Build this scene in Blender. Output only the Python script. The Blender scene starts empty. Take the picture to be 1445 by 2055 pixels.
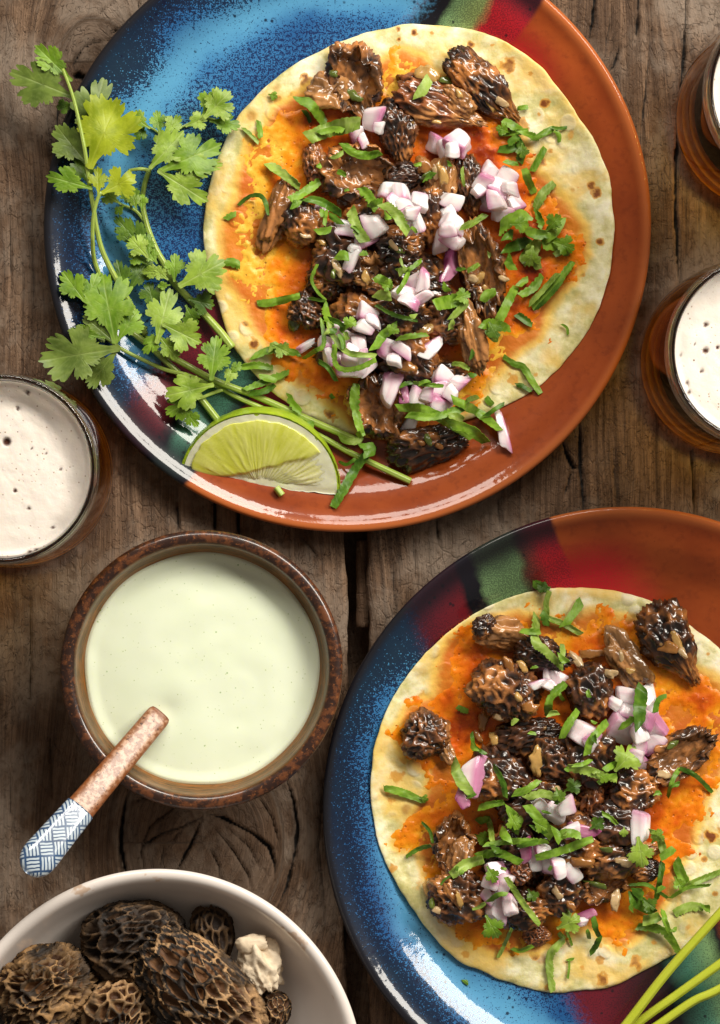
import bpy, bmesh, math, random
import numpy as np

# ------------------------------------------------------------------ units
# 1 unit of "px" is 0.225 mm on the table; z is height over the table in px too
S = 0.000225
VX, VY, D = 560.0, 1040.0, 7500.0       # point under the lens, and lens height
CX, CY = 722.5, 1027.5

scene = bpy.context.scene

# ------------------------------------------------------------------ camera
cam_d = bpy.data.cameras.new("camera")
cam = bpy.data.objects.new("camera", cam_d)
scene.collection.objects.link(cam)
cam.location = ((VX - CX) * S, -(VY - CY) * S, D * S)
cam_d.sensor_fit = 'AUTO'
cam_d.sensor_width = 36.0
cam_d.lens = 36.0 * D / 2055.0
cam_d.shift_x = (CX - VX) / 2055.0
cam_d.shift_y = -(CY - VY) / 2055.0
cam_d.clip_start = 0.05
cam_d.clip_end = 100.0
scene.camera = cam

# ------------------------------------------------------------------ light
world = bpy.data.worlds.new("World")
scene.world = world
world.use_nodes = True
bg = world.node_tree.nodes["Background"]
bg.inputs[0].default_value = (1.0, 0.88, 0.76, 1)
bg.inputs[1].default_value = 0.175

def area(name, az, el, dist, sx, sy, power, color, target=(0, 0, 0)):
    d = bpy.data.lights.new(name, 'AREA')
    d.shape = 'RECTANGLE'; d.size = sx; d.size_y = sy
    d.energy = power; d.color = color
    o = bpy.data.objects.new(name, d)
    scene.collection.objects.link(o)
    a, e = math.radians(az), math.radians(el)
    from mathutils import Vector
    v = Vector((math.cos(a) * math.cos(e), math.sin(a) * math.cos(e), math.sin(e)))
    o.location = Vector(target) + v * dist
    o.rotation_euler = (-v).to_track_quat('-Z', 'Y').to_euler()
    return o
area("window_light", 48, 43, 2.0, 1.75, 0.45, 62.0, (1.0, 0.94, 0.84), (0.03, 0.04, 0))
area("second_window_light", 101, 42, 2.0, 0.82, 0.38, 14.0, (1.0, 0.94, 0.85), (0.03, 0.02, 0))
scene.view_settings.view_transform = 'Standard'
scene.view_settings.look = 'None'
scene.view_settings.exposure = 0.0
scene.view_settings.gamma = 1.0
scene.cycles.max_bounces = 10
scene.cycles.transmission_bounces = 10
scene.cycles.transparent_max_bounces = 12
scene.cycles.caustics_refractive = True
scene.cycles.caustics_reflective = False
scene.cycles.blur_glossy = 0.6
scene.cycles.sample_clamp_indirect = 4.0

# ------------------------------------------------------------------ numpy noise
def _h(ix, iy, iz, seed):
    h = (ix.astype(np.int64) * 374761393 + iy.astype(np.int64) * 668265263 + iz.astype(np.int64) * 2147483647 + seed * 974711) & 0xFFFFFFFF
    h = ((h ^ (h >> 13)) * 1274126177) & 0xFFFFFFFF
    h = ((h ^ (h >> 16)) * 2246822519) & 0xFFFFFFFF
    return ((h ^ (h >> 15)) & 0xFFFFFF) / float(0xFFFFFF)

def vnoise(P, seed=0):
    P = np.asarray(P, float)
    if P.shape[1] == 2:
        P = np.column_stack([P, np.zeros(len(P))])
    I = np.floor(P); f = P - I; f = f * f * (3 - 2 * f)
    I = I.astype(np.int64)
    r = 0
    for a in (0, 1):
        for b in (0, 1):
            for c in (0, 1):
                w = (f[:, 0] if a else 1 - f[:, 0]) * (f[:, 1] if b else 1 - f[:, 1]) * (f[:, 2] if c else 1 - f[:, 2])
                r = r + w * _h(I[:, 0] + a, I[:, 1] + b, I[:, 2] + c, seed)
    return r

def fbm(P, seed=0, oct=4, gain=.5):
    P = np.asarray(P, float); s = 0; a = 1; t = 0
    for i in range(oct):
        s = s + a * vnoise(P * 2.03 ** i + 17.3 * i, seed + i); t += a; a *= gain
    return s / t

def sstep(a, b, x):
    t = np.clip((x - a) / (b - a), 0, 1); return t * t * (3 - 2 * t)

def W(x, y, z=0.0):
    """table-space (X right, Y up) of what sits at height z on the sight line of a photo point"""
    k = (D - np.asarray(z, float)) / D
    return VX + (np.asarray(x, float) - VX) * k - CX, -(VY + (np.asarray(y, float) - VY) * k - CY)

# ------------------------------------------------------------------ objects
COL = scene.collection

def build(name, V, faces, mat=None, parent=None, origin=None, attrs=None, smooth=True, uv=None):
    """V in table px; faces: list of int arrays (each n x k)"""
    V = np.asarray(V, float)
    if parent is not None:
        origin = parent['_o']
    elif origin is None:
        origin = ((V[:, 0].min() + V[:, 0].max()) / 2, (V[:, 1].min() + V[:, 1].max()) / 2, V[:, 2].min())
    origin = np.array(origin, float)
    me = bpy.data.meshes.new(name)
    if isinstance(faces, np.ndarray): faces = [faces]
    faces = [np.asarray(f, np.int32) for f in faces if len(f)]
    me.vertices.add(len(V))
    me.vertices.foreach_set("co", ((V - origin) * S).astype(np.float32).ravel())
    nl = sum(f.size for f in faces); nf = sum(len(f) for f in faces)
    me.loops.add(nl); me.polygons.add(nf)
    me.loops.foreach_set("vertex_index", np.concatenate([f.ravel() for f in faces]))
    tot = np.concatenate([np.full(len(f), f.shape[1], np.int32) for f in faces])
    st = np.concatenate([[0], np.cumsum(tot)[:-1]]).astype(np.int32)
    me.polygons.foreach_set("loop_start", st)
    try: me.polygons.foreach_set("loop_total", tot)
    except Exception: pass
    me.polygons.foreach_set("use_smooth", np.full(nf, bool(smooth)))
    me.update(calc_edges=True)
    if attrs:
        for k, v in attrs.items():
            v = np.asarray(v, np.float32)
            if v.ndim == 1:
                a = me.attributes.new(k, 'FLOAT', 'POINT'); a.data.foreach_set("value", v)
            else:
                a = me.attributes.new(k, 'FLOAT_VECTOR', 'POINT'); a.data.foreach_set("vector", v.ravel())
    if mat: me.materials.append(mat)
    o = bpy.data.objects.new(name, me)
    COL.objects.link(o)
    if parent is not None:
        o.parent = parent
    else:
        o.location = origin * S
    o['_o'] = [float(t) for t in origin]
    return o

def empty(name, x, y, z):
    o = bpy.data.objects.new(name, None)
    o.empty_display_size = .01
    COL.objects.link(o)
    o.location = (x * S, y * S, z * S)
    o['_o'] = [float(x), float(y), float(z)]
    return o

def tag(o, label, cat, group=None):
    o['label'] = label; o['category'] = cat
    if group: o['group'] = group
    return o

def gridf(nu, nv, wrap_u=False, wrap_v=False, off=0):
    """quads of a grid of vertices index = u*nv + v"""
    U = np.arange(nu if wrap_u else nu - 1); Vv = np.arange(nv if wrap_v else nv - 1)
    u, v = np.meshgrid(U, Vv, indexing='ij'); u = u.ravel(); v = v.ravel()
    u2 = (u + 1) % nu; v2 = (v + 1) % nv
    return np.column_stack([u * nv + v, u2 * nv + v, u2 * nv + v2, u * nv + v2]) + off

def spline(pts, n):
    """Catmull-Rom through pts (k x d), n samples"""
    P = np.asarray(pts, float)
    if len(P) == 2:
        t = np.linspace(0, 1, n)[:, None]; return P[0] * (1 - t) + P[1] * t
    Q = np.vstack([2 * P[0] - P[1], P, 2 * P[-1] - P[-2]])
    d = np.concatenate([[0], np.cumsum(np.linalg.norm(np.diff(P, axis=0), axis=1))])
    s = np.linspace(0, d[-1], n)
    out = []
    for t in s:
        i = min(max(np.searchsorted(d, t, side='right') - 1, 0), len(P) - 2)
        u = (t - d[i]) / max(d[i + 1] - d[i], 1e-6)
        a, b, c, e = Q[i], Q[i + 1], Q[i + 2], Q[i + 3]
        out.append(.5 * (2 * b + (c - a) * u + (2 * a - 5 * b + 4 * c - e) * u * u + (3 * b - a - 3 * c + e) * u ** 3))
    return np.array(out)

def lathe(profile, cx, cy, segs=160, n=None):
    P = np.asarray(profile, float)
    if n: P = spline(P, n)
    th = np.linspace(0, 2 * np.pi, segs, endpoint=False)
    R = P[:, 0][:, None]; Z = np.repeat(P[:, 1][:, None], segs, 1)
    X = cx + R * np.cos(th); Y = cy + R * np.sin(th)
    V = np.column_stack([X.ravel(), Y.ravel(), Z.ravel()])
    # order so that outward/up normals result for profiles running from outside bottom over the rim to the inside
    F = gridf(len(P), segs, wrap_v=True)
    return V, F[:, ::-1]

def tube(P, r, segs=10, cap=True):
    """P n x 3, r scalar or n"""
    P = np.asarray(P, float); n = len(P); r = np.broadcast_to(np.asarray(r, float), (n,))
    T = np.gradient(P, axis=0); T /= np.linalg.norm(T, axis=1)[:, None] + 1e-9
    up = np.array([0, 0, 1.0]); A = np.cross(T, up); A /= np.linalg.norm(A, axis=1)[:, None] + 1e-9
    B = np.cross(A, T)
    th = np.linspace(0, 2 * np.pi, segs, endpoint=False)
    V = P[:, None, :] + r[:, None, None] * (np.cos(th)[None, :, None] * A[:, None, :] + np.sin(th)[None, :, None] * B[:, None, :])
    V = V.reshape(-1, 3); F = [gridf(n, segs, wrap_v=True)]
    if cap:
        V = np.vstack([V, P[0], P[-1]]); a = np.arange(segs); b = (a + 1) % segs
        F.append(np.column_stack([np.full(segs, n * segs), a, b]))
        F.append(np.column_stack([np.full(segs, n * segs + 1), (n - 1) * segs + b, (n - 1) * segs + a]))
    return V, F

# ------------------------------------------------------------------ height map of what is already lying there (table px)
HS = 4.0; HX0, HY0 = -1000.0, -1400.0
HM = np.zeros((560, 720))
def hm_idx(X, Y):
    i = np.clip(((np.asarray(X) - HX0) / HS).astype(int), 0, HM.shape[0] - 1)
    j = np.clip(((np.asarray(Y) - HY0) / HS).astype(int), 0, HM.shape[1] - 1)
    return i, j
def hm_add(V, dil=0):
    i, j = hm_idx(V[:, 0], V[:, 1])
    for a in range(-dil, dil + 1):
        for b in range(-dil, dil + 1):
            np.maximum.at(HM, (np.clip(i + a, 0, HM.shape[0] - 1), np.clip(j + b, 0, HM.shape[1] - 1)), V[:, 2])
def hm(X, Y):
    i, j = hm_idx(X, Y); return HM[i, j]
def hm_disc(X, Y, r, q):
    n = 60; k = np.arange(n); rr = r * np.sqrt((k + .5) / n); a = k * 2.399963
    return np.percentile(hm(X + rr * np.cos(a), Y + rr * np.sin(a)), q)

# ------------------------------------------------------------------ material kit
class M:
    def __init__(s, name):
        s.mat = bpy.data.materials.new(name); s.mat.use_nodes = True
        s.nt = s.mat.node_tree; s.b = s.nt.nodes["Principled BSDF"]; s.out = s.nt.nodes["Material Output"]
    def n(s, t, **kw):
        nd = s.nt.nodes.new(t)
        for k, v in kw.items(): setattr(nd, k, v)
        return nd
    def put(s, sock, v):
        if isinstance(v, bpy.types.NodeSocket): s.nt.links.new(v, sock)
        elif isinstance(v, (tuple, list)):
            sock.default_value = (*v, 1) if (len(v) == 3 and sock.type == 'RGBA') else v
        else: sock.default_value = v
    def m(s, op, a, b=0.0, c=0.0, clamp=False):
        nd = s.n('ShaderNodeMath', operation=op, use_clamp=clamp)
        s.put(nd.inputs[0], a); s.put(nd.inputs[1], b); s.put(nd.inputs[2], c)
        return nd.outputs[0]
    def add(s, a, b): return s.m('ADD', a, b)
    def sub(s, a, b): return s.m('SUBTRACT', a, b)
    def mul(s, a, b): return s.m('MULTIPLY', a, b)
    def ss(s, x, a, b, lo=0.0, hi=1.0):
        nd = s.n('ShaderNodeMapRange', interpolation_type='SMOOTHSTEP')
        s.put(nd.inputs[0], x); s.put(nd.inputs[1], a); s.put(nd.inputs[2], b); s.put(nd.inputs[3], lo); s.put(nd.inputs[4], hi)
        return nd.outputs[0]
    def mix(s, f, a, b, blend='MIX'):
        nd = s.n('ShaderNodeMix', data_type='RGBA', blend_type=blend)
        s.put(nd.inputs[0], f); s.put(nd.inputs[6], a); s.put(nd.inputs[7], b)
        return nd.outputs[2]
    def noise(s, vec, scale, detail=3.0, rough=.5, dist=0.0):
        nd = s.n('ShaderNodeTexNoise')
        if vec is not None: s.put(nd.inputs['Vector'], vec)
        nd.inputs['Scale'].default_value = scale; nd.inputs['Detail'].default_value = detail
        nd.inputs['Roughness'].default_value = rough; nd.inputs['Distortion'].default_value = dist
        return nd.outputs[0]
    def voro(s, vec, scale, feature='F1', rnd=1.0):
        nd = s.n('ShaderNodeTexVoronoi', feature=feature)
        if vec is not None: s.put(nd.inputs['Vector'], vec)
        nd.inputs['Scale'].default_value = scale; nd.inputs['Randomness'].default_value = rnd
        return nd
    def ramp(s, f, stops, mode='LINEAR'):
        nd = s.n('ShaderNodeValToRGB'); cr = nd.color_ramp; cr.interpolation = mode
        while len(cr.elements) < len(stops): cr.elements.new(.5)
        for e, (p, c) in zip(cr.elements, stops):
            e.position = p; e.color = (*c, 1)
        s.put(nd.inputs[0], f); return nd.outputs[0]
    def attr(s, name, vec=False):
        nd = s.n('ShaderNodeAttribute'); nd.attribute_name = name
        return nd.outputs['Vector'] if vec else nd.outputs['Fac']
    def obj(s): return s.n('ShaderNodeTexCoord').outputs['Object']
    def rnd(s): return s.n('ShaderNodeObjectInfo').outputs['Random']
    def shift(s):
        """object coordinates moved by a per-object random amount, so that copies of a material differ"""
        nd = s.n('ShaderNodeVectorMath', operation='ADD'); s.put(nd.inputs[0], s.obj())
        r = s.mul(s.rnd(), 3.7); c = s.n('ShaderNodeCombineXYZ')
        s.put(c.inputs[0], r); s.put(c.inputs[1], s.mul(r, 1.7)); s.put(c.inputs[2], s.mul(r, .6))
        s.put(nd.inputs[1], c.outputs[0]); return nd.outputs[0]
    def scale(s, vec, k):
        nd = s.n('ShaderNodeVectorMath', operation='MULTIPLY'); s.put(nd.inputs[0], vec); nd.inputs[1].default_value = k
        return nd.outputs[0]
    def xyz(s, vec):
        nd = s.n('ShaderNodeSeparateXYZ'); s.put(nd.inputs[0], vec); return nd.outputs
    def comb(s, x, y, z=0.0):
        nd = s.n('ShaderNodeCombineXYZ'); s.put(nd.inputs[0], x); s.put(nd.inputs[1], y); s.put(nd.inputs[2], z); return nd.outputs[0]
    def bump(s, h, strength=.3, dist=.0005):
        nd = s.n('ShaderNodeBump'); nd.inputs['Strength'].default_value = strength; nd.inputs['Distance'].default_value = dist
        s.put(nd.inputs['Height'], h); return nd.outputs[0]
    def set(s, **kw):
        for k, v in kw.items(): s.put(s.b.inputs[k.replace('_', ' ')], v)
        return s
# ================================================================== TABLE
def polyline_dist(X, Y, pts):
    d = np.full(X.shape, 1e9)
    for (x0, y0), (x1, y1) in zip(pts[:-1], pts[1:]):
        vx, vy = x1 - x0, y1 - y0
        t = np.clip(((X - x0) * vx + (Y - y0) * vy) / (vx * vx + vy * vy + 1e-9), 0, 1)
        d = np.minimum(d, np.hypot(X - x0 - t * vx, Y - y0 - t * vy))
    return d
KNOTS = [(405, 1690, 165), (190, 125, 72), (1500, -150, 90), (-250, 700, 120)]
CRACKS = [  # photo px points, half width
    ([(1384, -80), (1378, 0), (1372, 120), (1362, 250), (1357, 330), (1356, 420), (1362, 540), (1366, 640)], 2.4),
    ([(1195, -40), (1193, 0), (1190, 40), (1180, 88)], 2.0), ([(1281, -30), (1281, 30), (1276, 85)], 1.8),
    ([(1308, 60), (1302, 120), (1294, 200), (1285, 290)], 1.2), ([(1226, 20), (1222, 60), (1214, 100)], 1.2),
    ([(1244, 90), (1233, 130), (1221, 146)], 1.8), ([(1385, 130), (1383, 200), (1377, 300)], .9),
    ([(1128, 878), (1136, 910), (1150, 938), (1166, 943)], 2.2), ([(1164, 848), (1163, 900), (1166, 943), (1169, 985), (1172, 1030)], 2.6),
    ([(1150, 938), (1140, 970), (1133, 1000)], 1.3), ([(1387, 905), (1391, 965), (1394, 1040)], 1.6),
    ([(431, 1000), (431, 1070)], 2.6), ([(356, 1010), (358, 1064)], 2.2), ([(478, 1020), (480, 1085)], 1.8),
    ([(877, 1040), (880, 1095)], 1.6), ([(600, 1070), (640, 1120)], .8),
    ([(256, 1580), (247, 1640), (243, 1700), (250, 1740), (262, 1790)], 2.2),
    ([(575, 1562), (590, 1610), (597, 1660), (592, 1710), (578, 1770), (556, 1828)], 2.4),
    ([(406, 1640), (370, 1658), (320, 1675), (283, 1702), (277, 1725)], 1.5), ([(404, 1645), (385, 1690), (352, 1752)], 1.6),
    ([(412, 1632), (450, 1643), (505, 1672), (540, 1700), (552, 1735), (550, 1770)], 2.6),
    ([(290, 1745), (283, 1700), (300, 1660), (350, 1620)], 1.0), ([(430, 1660), (470, 1710), (500, 1760), (505, 1790)], .9),
    ([(455, 1660), (500, 1700), (520, 1740)], .8), ([(420, 1700), (440, 1740), (440, 1770)], .8), ([(520, 1600), (545, 1640), (560, 1690)], .9),
    ([(264, 1610), (300, 1600), (330, 1610)], .9), ([(330, 1700), (320, 1740)], .7), ([(360, 1670), (345, 1690)], .7),
    ([(138, 150), (146, 130), (166, 98), (190, 85), (222, 80)], 1.4), ([(222, 66), (236, 60), (246, 56)], 1.3),
    ([(146, 153), (158, 151), (173, 159)], 4.5), ([(117, 205), (114, 240), (114, 275), (120, 292)], 1.5),
    ([(276, 0), (280, 20)], 1.0), ([(195, 30), (230, 5)], .7), ([(60, 1200), (62, 1330), (58, 1450)], .8), ([(100, 1480), (104, 1600)], .8),
    ([(20, 1560), (24, 1700)], .7), ([(690, 1790), (693, 1900), (700, 2000)], 1.2), ([(790, 1130), (792, 1240)], .9), ([(830, 1080), (836, 1180)], .8),
    ([(650, 1560), (640, 1700), (655, 1850)], 1.0), ([(1000, 1000), (1004, 1060)], .9), ([(1230, 900), (1240, 1020)], .9), ([(60, 330), (66, 520), (70, 640)], .8), ([(20, 420), (24, 620)], .8)]

def grain_map(x, y):
    """stream-line coordinate round the knots; returns across-grain, along-grain, inside-knot"""
    u = x.copy(); v = y.copy(); ins = np.zeros_like(x)
    for kx, ky, R in KNOTS:
        dx, dy = x - kx, (y - ky) * .8; r2 = dx * dx + dy * dy
        psi = dx * (1 - R * R / np.maximum(r2, R * R * .3))
        out = r2 > R * R
        w = np.exp(-np.maximum(r2 - R * R, 0) / (2.5 * R) ** 2)
        u = np.where(out, u + (psi - dx) * w * .9, u)
        r = np.sqrt(r2); th = np.arctan2(dy, dx)
        u = np.where(out, u, kx + r * 1.2 + 500); v = np.where(out, v, th * R * .6 + ky)
        ins = np.maximum(ins, 1 - sstep(R * .92, R * 1.02, r))
    return u, v, ins

def wood_mat():
    m = M("weathered_wood")
    g = m.attr("grain", True)
    o = m.xyz(g)
    gv = m.comb(m.mul(o[0], 1.0), m.mul(o[1], .045), o[2])       # stretched along the grain
    gf = m.comb(m.mul(o[0], 1.0), m.mul(o[1], .018), o[2])
    n1 = m.noise(gv, .035, 5, .6, .4); n2 = m.noise(gf, .16, 5, .7); n3 = m.noise(gf, .70, 4, .65)
    big = m.noise(m.scale(g, (.3, .3, 1)), .02, 4, .6); mid = m.noise(g, .05, 5, .62)
    fine = m.noise(g, .5, 4, .7)
    col = m.ramp(n1, [(.25, (.052, .027, .013)), (.45, (.128, .071, .038)), (.6, (.225, .134, .078)), (.78, (.33, .210, .130))])
    col = m.mix(m.ss(n2, .42, .70), col, (.060, .031, .016))
    col = m.mix(m.mul(m.ss(n3, .48, .66), .62), col, (.035, .018, .010))
    col = m.mix(m.mul(m.ss(big, .40, .64), .70), col, (.30, .235, .180))   # grey weathering
    col = m.mix(m.mul(m.ss(mid, .50, .72), .6), col, (.070, .036, .018))    # blotches
    col = m.mix(m.mul(m.ss(fine, .55, .75), .55), col, (.40, .25, .145))
    col = m.mix(m.mul(m.attr("knot"), .45), col, (.075, .040, .020))
    cr = m.attr("crack")
    col = m.mix(m.ss(cr, .25, .8), col, (.010, .007, .005))
    # crescent shaped tear-out between the grain lines
    vo = m.voro(m.comb(m.mul(o[0], .055), m.mul(o[1], .030), o[2]), 1.0, 'DISTANCE_TO_EDGE').outputs[0]
    tear = m.mul(m.ss(vo, .0, .10, 1, 0), m.ss(m.noise(g, .018, 2), .50, .62))
    col = m.mix(m.mul(tear, .28), col, (.035, .019, .011))
    cn = m.noise(m.comb(m.mul(o[0], .095), m.mul(o[1], .060), o[2]), 1.0, 2, .5, .6)
    chip = m.mul(m.ss(m.m('ABSOLUTE', m.sub(cn, .52)), .004, .018, 1, 0), m.ss(m.noise(g, .012, 3), .46, .60))
    col = m.mix(m.mul(chip, .6), col, (.022, .012, .007))
    h = m.add(m.mul(chip, -.8), m.add(m.mul(m.ss(cn, .50, .56), .35), 0.0))
    h = m.add(m.add(h, m.mul(n2, .9)), m.add(m.mul(n3, .55), m.mul(tear, -.35)))
    h = m.add(h, m.mul(fine, .4))
    m.set(Base_Color=col, Roughness=m.ss(mid, .3, .7, .55, .78), Specular_IOR_Level=.35, Normal=m.bump(h, .75, .0011))
    return m.mat
WOOD = wood_mat()

def plank(x0, x1, ytop=-500, ybot=2560, z=0.0, seed=1, thick=95, step=5.0):
    nx = max(3, int((x1 - x0) / step)); ny = int((ybot - ytop) / (step * 1.15))
    xs = np.linspace(x0, x1, nx); ys = np.linspace(ytop, ybot, ny)
    X, Y = np.meshgrid(xs, ys, indexing='ij'); shp = X.shape; X = X.ravel(); Y = Y.ravel()
    # uneven sawn edges
    e0 = np.exp(-(X - x0) / 14.0); e1 = np.exp(-(x1 - X) / 14.0)
    wob = (fbm(np.column_stack([Y / 130, np.full_like(Y, seed)]), seed, 4) - .5) * 22
    wob2 = (fbm(np.column_stack([Y / 110, np.full_like(Y, seed + 9)]), seed + 5, 4) - .5) * 22
    PX = X + wob * e0 + wob2 * e1
    u, v, ins = grain_map(PX, Y)
    u = u + (fbm(np.column_stack([PX / 120, Y / 500]), 33 + seed, 3) - .5) * 60
    cr = np.zeros_like(X)
    jit = (fbm(np.column_stack([PX / 7, Y / 11]), 71, 2) - .5) * 2.8
    for pts, w in CRACKS:
        if max(p[0] for p in pts) < x0 - 20 or min(p[0] for p in pts) > x1 + 20: continue
        d = polyline_dist(PX + jit, Y + jit, pts)
        L_ = max(math.hypot(pts[-1][0] - pts[0][0], pts[-1][1] - pts[0][1]), 30)
        e_ = np.minimum(np.hypot(PX - pts[0][0], Y - pts[0][1]), np.hypot(PX - pts[-1][0], Y - pts[-1][1])) / L_
        w = w * (.25 + .75 * sstep(0, .3, e_)) * (.55 + .9 * vnoise(np.column_stack([PX / 28, Y / 28]), 77))
        cr = np.maximum(cr, np.clip((w + 2.4 - d) / 2.4, 0, 1) * np.minimum(1.0, .40 + w * .22))
    zz = z - 14 * cr - 9 * (np.exp(-(X - x0) / 4.0) + np.exp(-(x1 - X) / 4.0)) + (fbm(np.column_stack([u / 25, v / 260]), 5, 3) - .5) * 5
    V = np.column_stack([PX - CX, -(Y - CY), zz])
    F = [gridf(nx, ny)[:, ::-1]]
    A = np.column_stack([u, v, ins * 30 + seed * 7.0])
    # sides and underside
    idx = np.arange(nx * ny).reshape(nx, ny)
    loop = np.concatenate([idx[0, :], idx[1:, -1], idx[-1, -2::-1], idx[-2:0:-1, 0]])
    low = V[loop].copy(); low[:, 2] = z - thick
    n0 = len(V); k = len(loop); V = np.vstack([V, low])
    a = np.arange(k); b = (a + 1) % k
    F.append(np.column_stack([loop[a], loop[b], n0 + b, n0 + a])[:, ::-1])
    A = np.vstack([A, A[loop] + np.array([0, 0, 3.0])]); kn = np.concatenate([ins, ins[loop]]); crk = np.concatenate([cr, np.full(k, .75)])
    return V, F, dict(grain=A, knot=kn, crack=crk)

table = empty("table_top", 0, 0, 0); table['kind'] = 'structure'
for x0, x1, sd in ((-640, -215, 1), (-207, 697, 2), (740, 1640, 3), (1648, 2080, 4)):
    V, F, A = plank(x0, x1, seed=sd, step=3.6 if sd in (2, 3) else 14.0)
    build("plank", V, F, WOOD, table, attrs=A)
# the board that shows deep down in the open joint
V, F, A = plank(640, 800, z=-110, seed=6, thick=40, step=12)
build("under_board", V, F, WOOD, table, attrs=A)
V, F, A = plank(717, 742, ytop=1085, ybot=1260, z=-30, seed=8, thick=40, step=6)
build("wood_splinter", V, F, WOOD, table, attrs=A)

# ================================================================== PLATES
PR = 606.0
PLATE_PROFILE = [(0, 4), (395, 4), (420, 6), (432, 0), (455, 0), (470, 4), (520, 22), (570, 40), (596, 50), (604.5, 56), (606, 60.5), (603, 65), (596.5, 66.5), (589, 63.5),
                 (578, 57.5), (566, 53), (548, 49.5), (532, 45.5), (515, 38), (495, 27.5), (476, 19), (455, 14.5), (430, 12.8), (380, 12), (250, 12), (120, 12), (0.5, 12)]
_pp = spline(PLATE_PROFILE, 150)
_in = _pp[np.argmax(_pp[:, 1]):]
def plate_z(r):
    return np.interp(r, _in[::-1, 0], _in[::-1, 1])

def plate_mat(name, ang, offset, stops_hi, stops_lo, blue_ang):
    """two-tone glaze: terracotta where s<0, bands, then speckled blue. stops: colours along s"""
    m = M(name)
    o = m.scale(m.obj(), (1 / (PR * S),) * 3)
    x, y, z = m.xyz(o)
    r = m.m('SQRT', m.add(m.mul(x, x), m.mul(y, y)))
    o2 = m.comb(x, y, 0.0)
    wob = m.mul(m.sub(m.noise(o2, 2.2, 3), .5), .12)
    wob2 = m.mul(m.sub(m.noise(o2, 14, 3, .6), .5), .05)
    ca, sa = math.cos(ang), math.sin(ang)
    s = m.sub(m.add(m.mul(x, ca), m.mul(y, sa)), offset)
    t = m.sub(m.mul(y, ca), m.mul(x, sa))
    sw = m.add(m.add(s, wob), wob2)
    n_f = m.noise(o2, 215, 1, .5); n_m = m.noise(o2, 88, 2, .5); n_l = m.noise(o2, 3.2, 4, .6); n_xl = m.noise(o2, 1.7, 2, .5)
    # --- blue field
    rj = m.add(r, m.mul(m.sub(n_l, .5), .16))
    dark = m.ramp(rj, [(.0, (.48,) * 3), (.55, (.56,) * 3), (.68, (.50,) * 3), (.75, (.22,) * 3), (.80, (.24,) * 3), (.85, (.50,) * 3), (.91, (.74,) * 3), (1, (.96,) * 3)])
    dk = m.add(m.xyz(dark)[0], m.mul(m.sub(n_l, .5), .46))
    light = m.ramp(m.add(n_xl, m.mul(m.sub(n_l, .5), .6)), [(.3, (.014, .090, .26)), (.5, (.036, .175, .40)), (.7, (.085, .31, .54))])
    ring = m.ss(m.m('ABSOLUTE', m.sub(rj, .775)), .0, .09, 1, 0)
    light = m.mix(m.mul(ring, .75), light, (.11, .37, .60))
    th = m.ss(dk, 0.0, 1.0, .66, .36)
    spk = m.ss(m.add(m.mul(n_f, .55), m.mul(n_m, .45)), m.sub(th, .045), m.add(th, .035))
    blue = m.mix(m.mul(spk, .93), light, m.mix(m.ss(rj, .75, .95), (.006, .014, .075), (.004, .006, .016)))
    v = m.voro(o2, 30); spot = m.mul(m.ss(v.outputs['Distance'], .10, .22, 1, 0), m.ss(m.noise(o2, 9, 1), .50, .56))
    blue = m.mix(m.mul(spot, .9), blue, (.003, .006, .028))
    # --- bands beside the seam
    hi = m.ramp(m.add(m.mul(sw, 1.0), .3), stops_hi); lo = m.ramp(m.add(sw, .3), stops_lo)
    band = m.mix(m.ss(t, -.1, .1), hi, lo)
    bdark = m.ss(m.add(n_f, m.mul(m.sub(n_l, .5), .8)), .46, .60)
    band = m.mix(m.mul(bdark, .48), band, (.012, .008, .014))
    band = m.mix(m.mul(m.ss(r, .85, .96), .92), band, (.010, .008, .014))
    band = m.mix(m.mul(spot, .8), band, (.008, .008, .012))
    tt = m.mix(m.ss(n_l, .35, .65), (.25, .042, .007), (.33, .064, .011))
    tt = m.mix(m.mul(m.ss(m.noise(o2, 26, 5, .65), .48, .68), .45), tt, (.17, .028, .006))
    tt = m.mix(m.ss(r, .955, .985), tt, (.44, .115, .028))
    blush = m.mul(m.mul(m.ss(sw, -.30, -.06), m.ss(r, .80, .93, 1, 0)), 1.0)
    tt = m.mix(m.mul(blush, m.ss(n_f, .35, .55, .6, 1)), tt, (.50, .010, .020))
    pin = m.ss(m.voro(o2, 22).outputs['Distance'], .03, .06, 1, 0)
    tt = m.mix(m.mul(pin, .55), tt, (.10, .02, .006))
    blue = m.mix(m.ss(r, .955, .985), blue, (.010, .010, .014))
    edge_s = m.add(s, m.mul(wob2, .5))
    col = m.mix(m.ss(edge_s, -.012, .008), tt, m.mix(m.ss(m.add(sw, m.mul(m.sub(n_m, .5), .12)), blue_ang - .03, blue_ang + .05), band, blue))
    hh = m.add(m.mul(m.noise(o2, 6, 3, .5), 1.0), m.add(m.mul(m.noise(o2, 30, 3, .6), .16), m.mul(pin, -.08)))
    m.set(Base_Color=col, Roughness=.4, Specular_IOR_Level=.12, Coat_Weight=1.0, Coat_Roughness=.065, Coat_IOR=1.40,
          Normal=m.bump(hh, .25, .0012), Coat_Normal=m.bump(hh, .28, .0014))
    return m.mat

GREEN, RED, BLACK, MAROON, TERRA = (.19, .33, .14), (.52, .014, .024), (.006, .007, .010), (.13, .010, .020), (.33, .06, .01)
TEAL = (.05, .16, .11)
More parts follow.
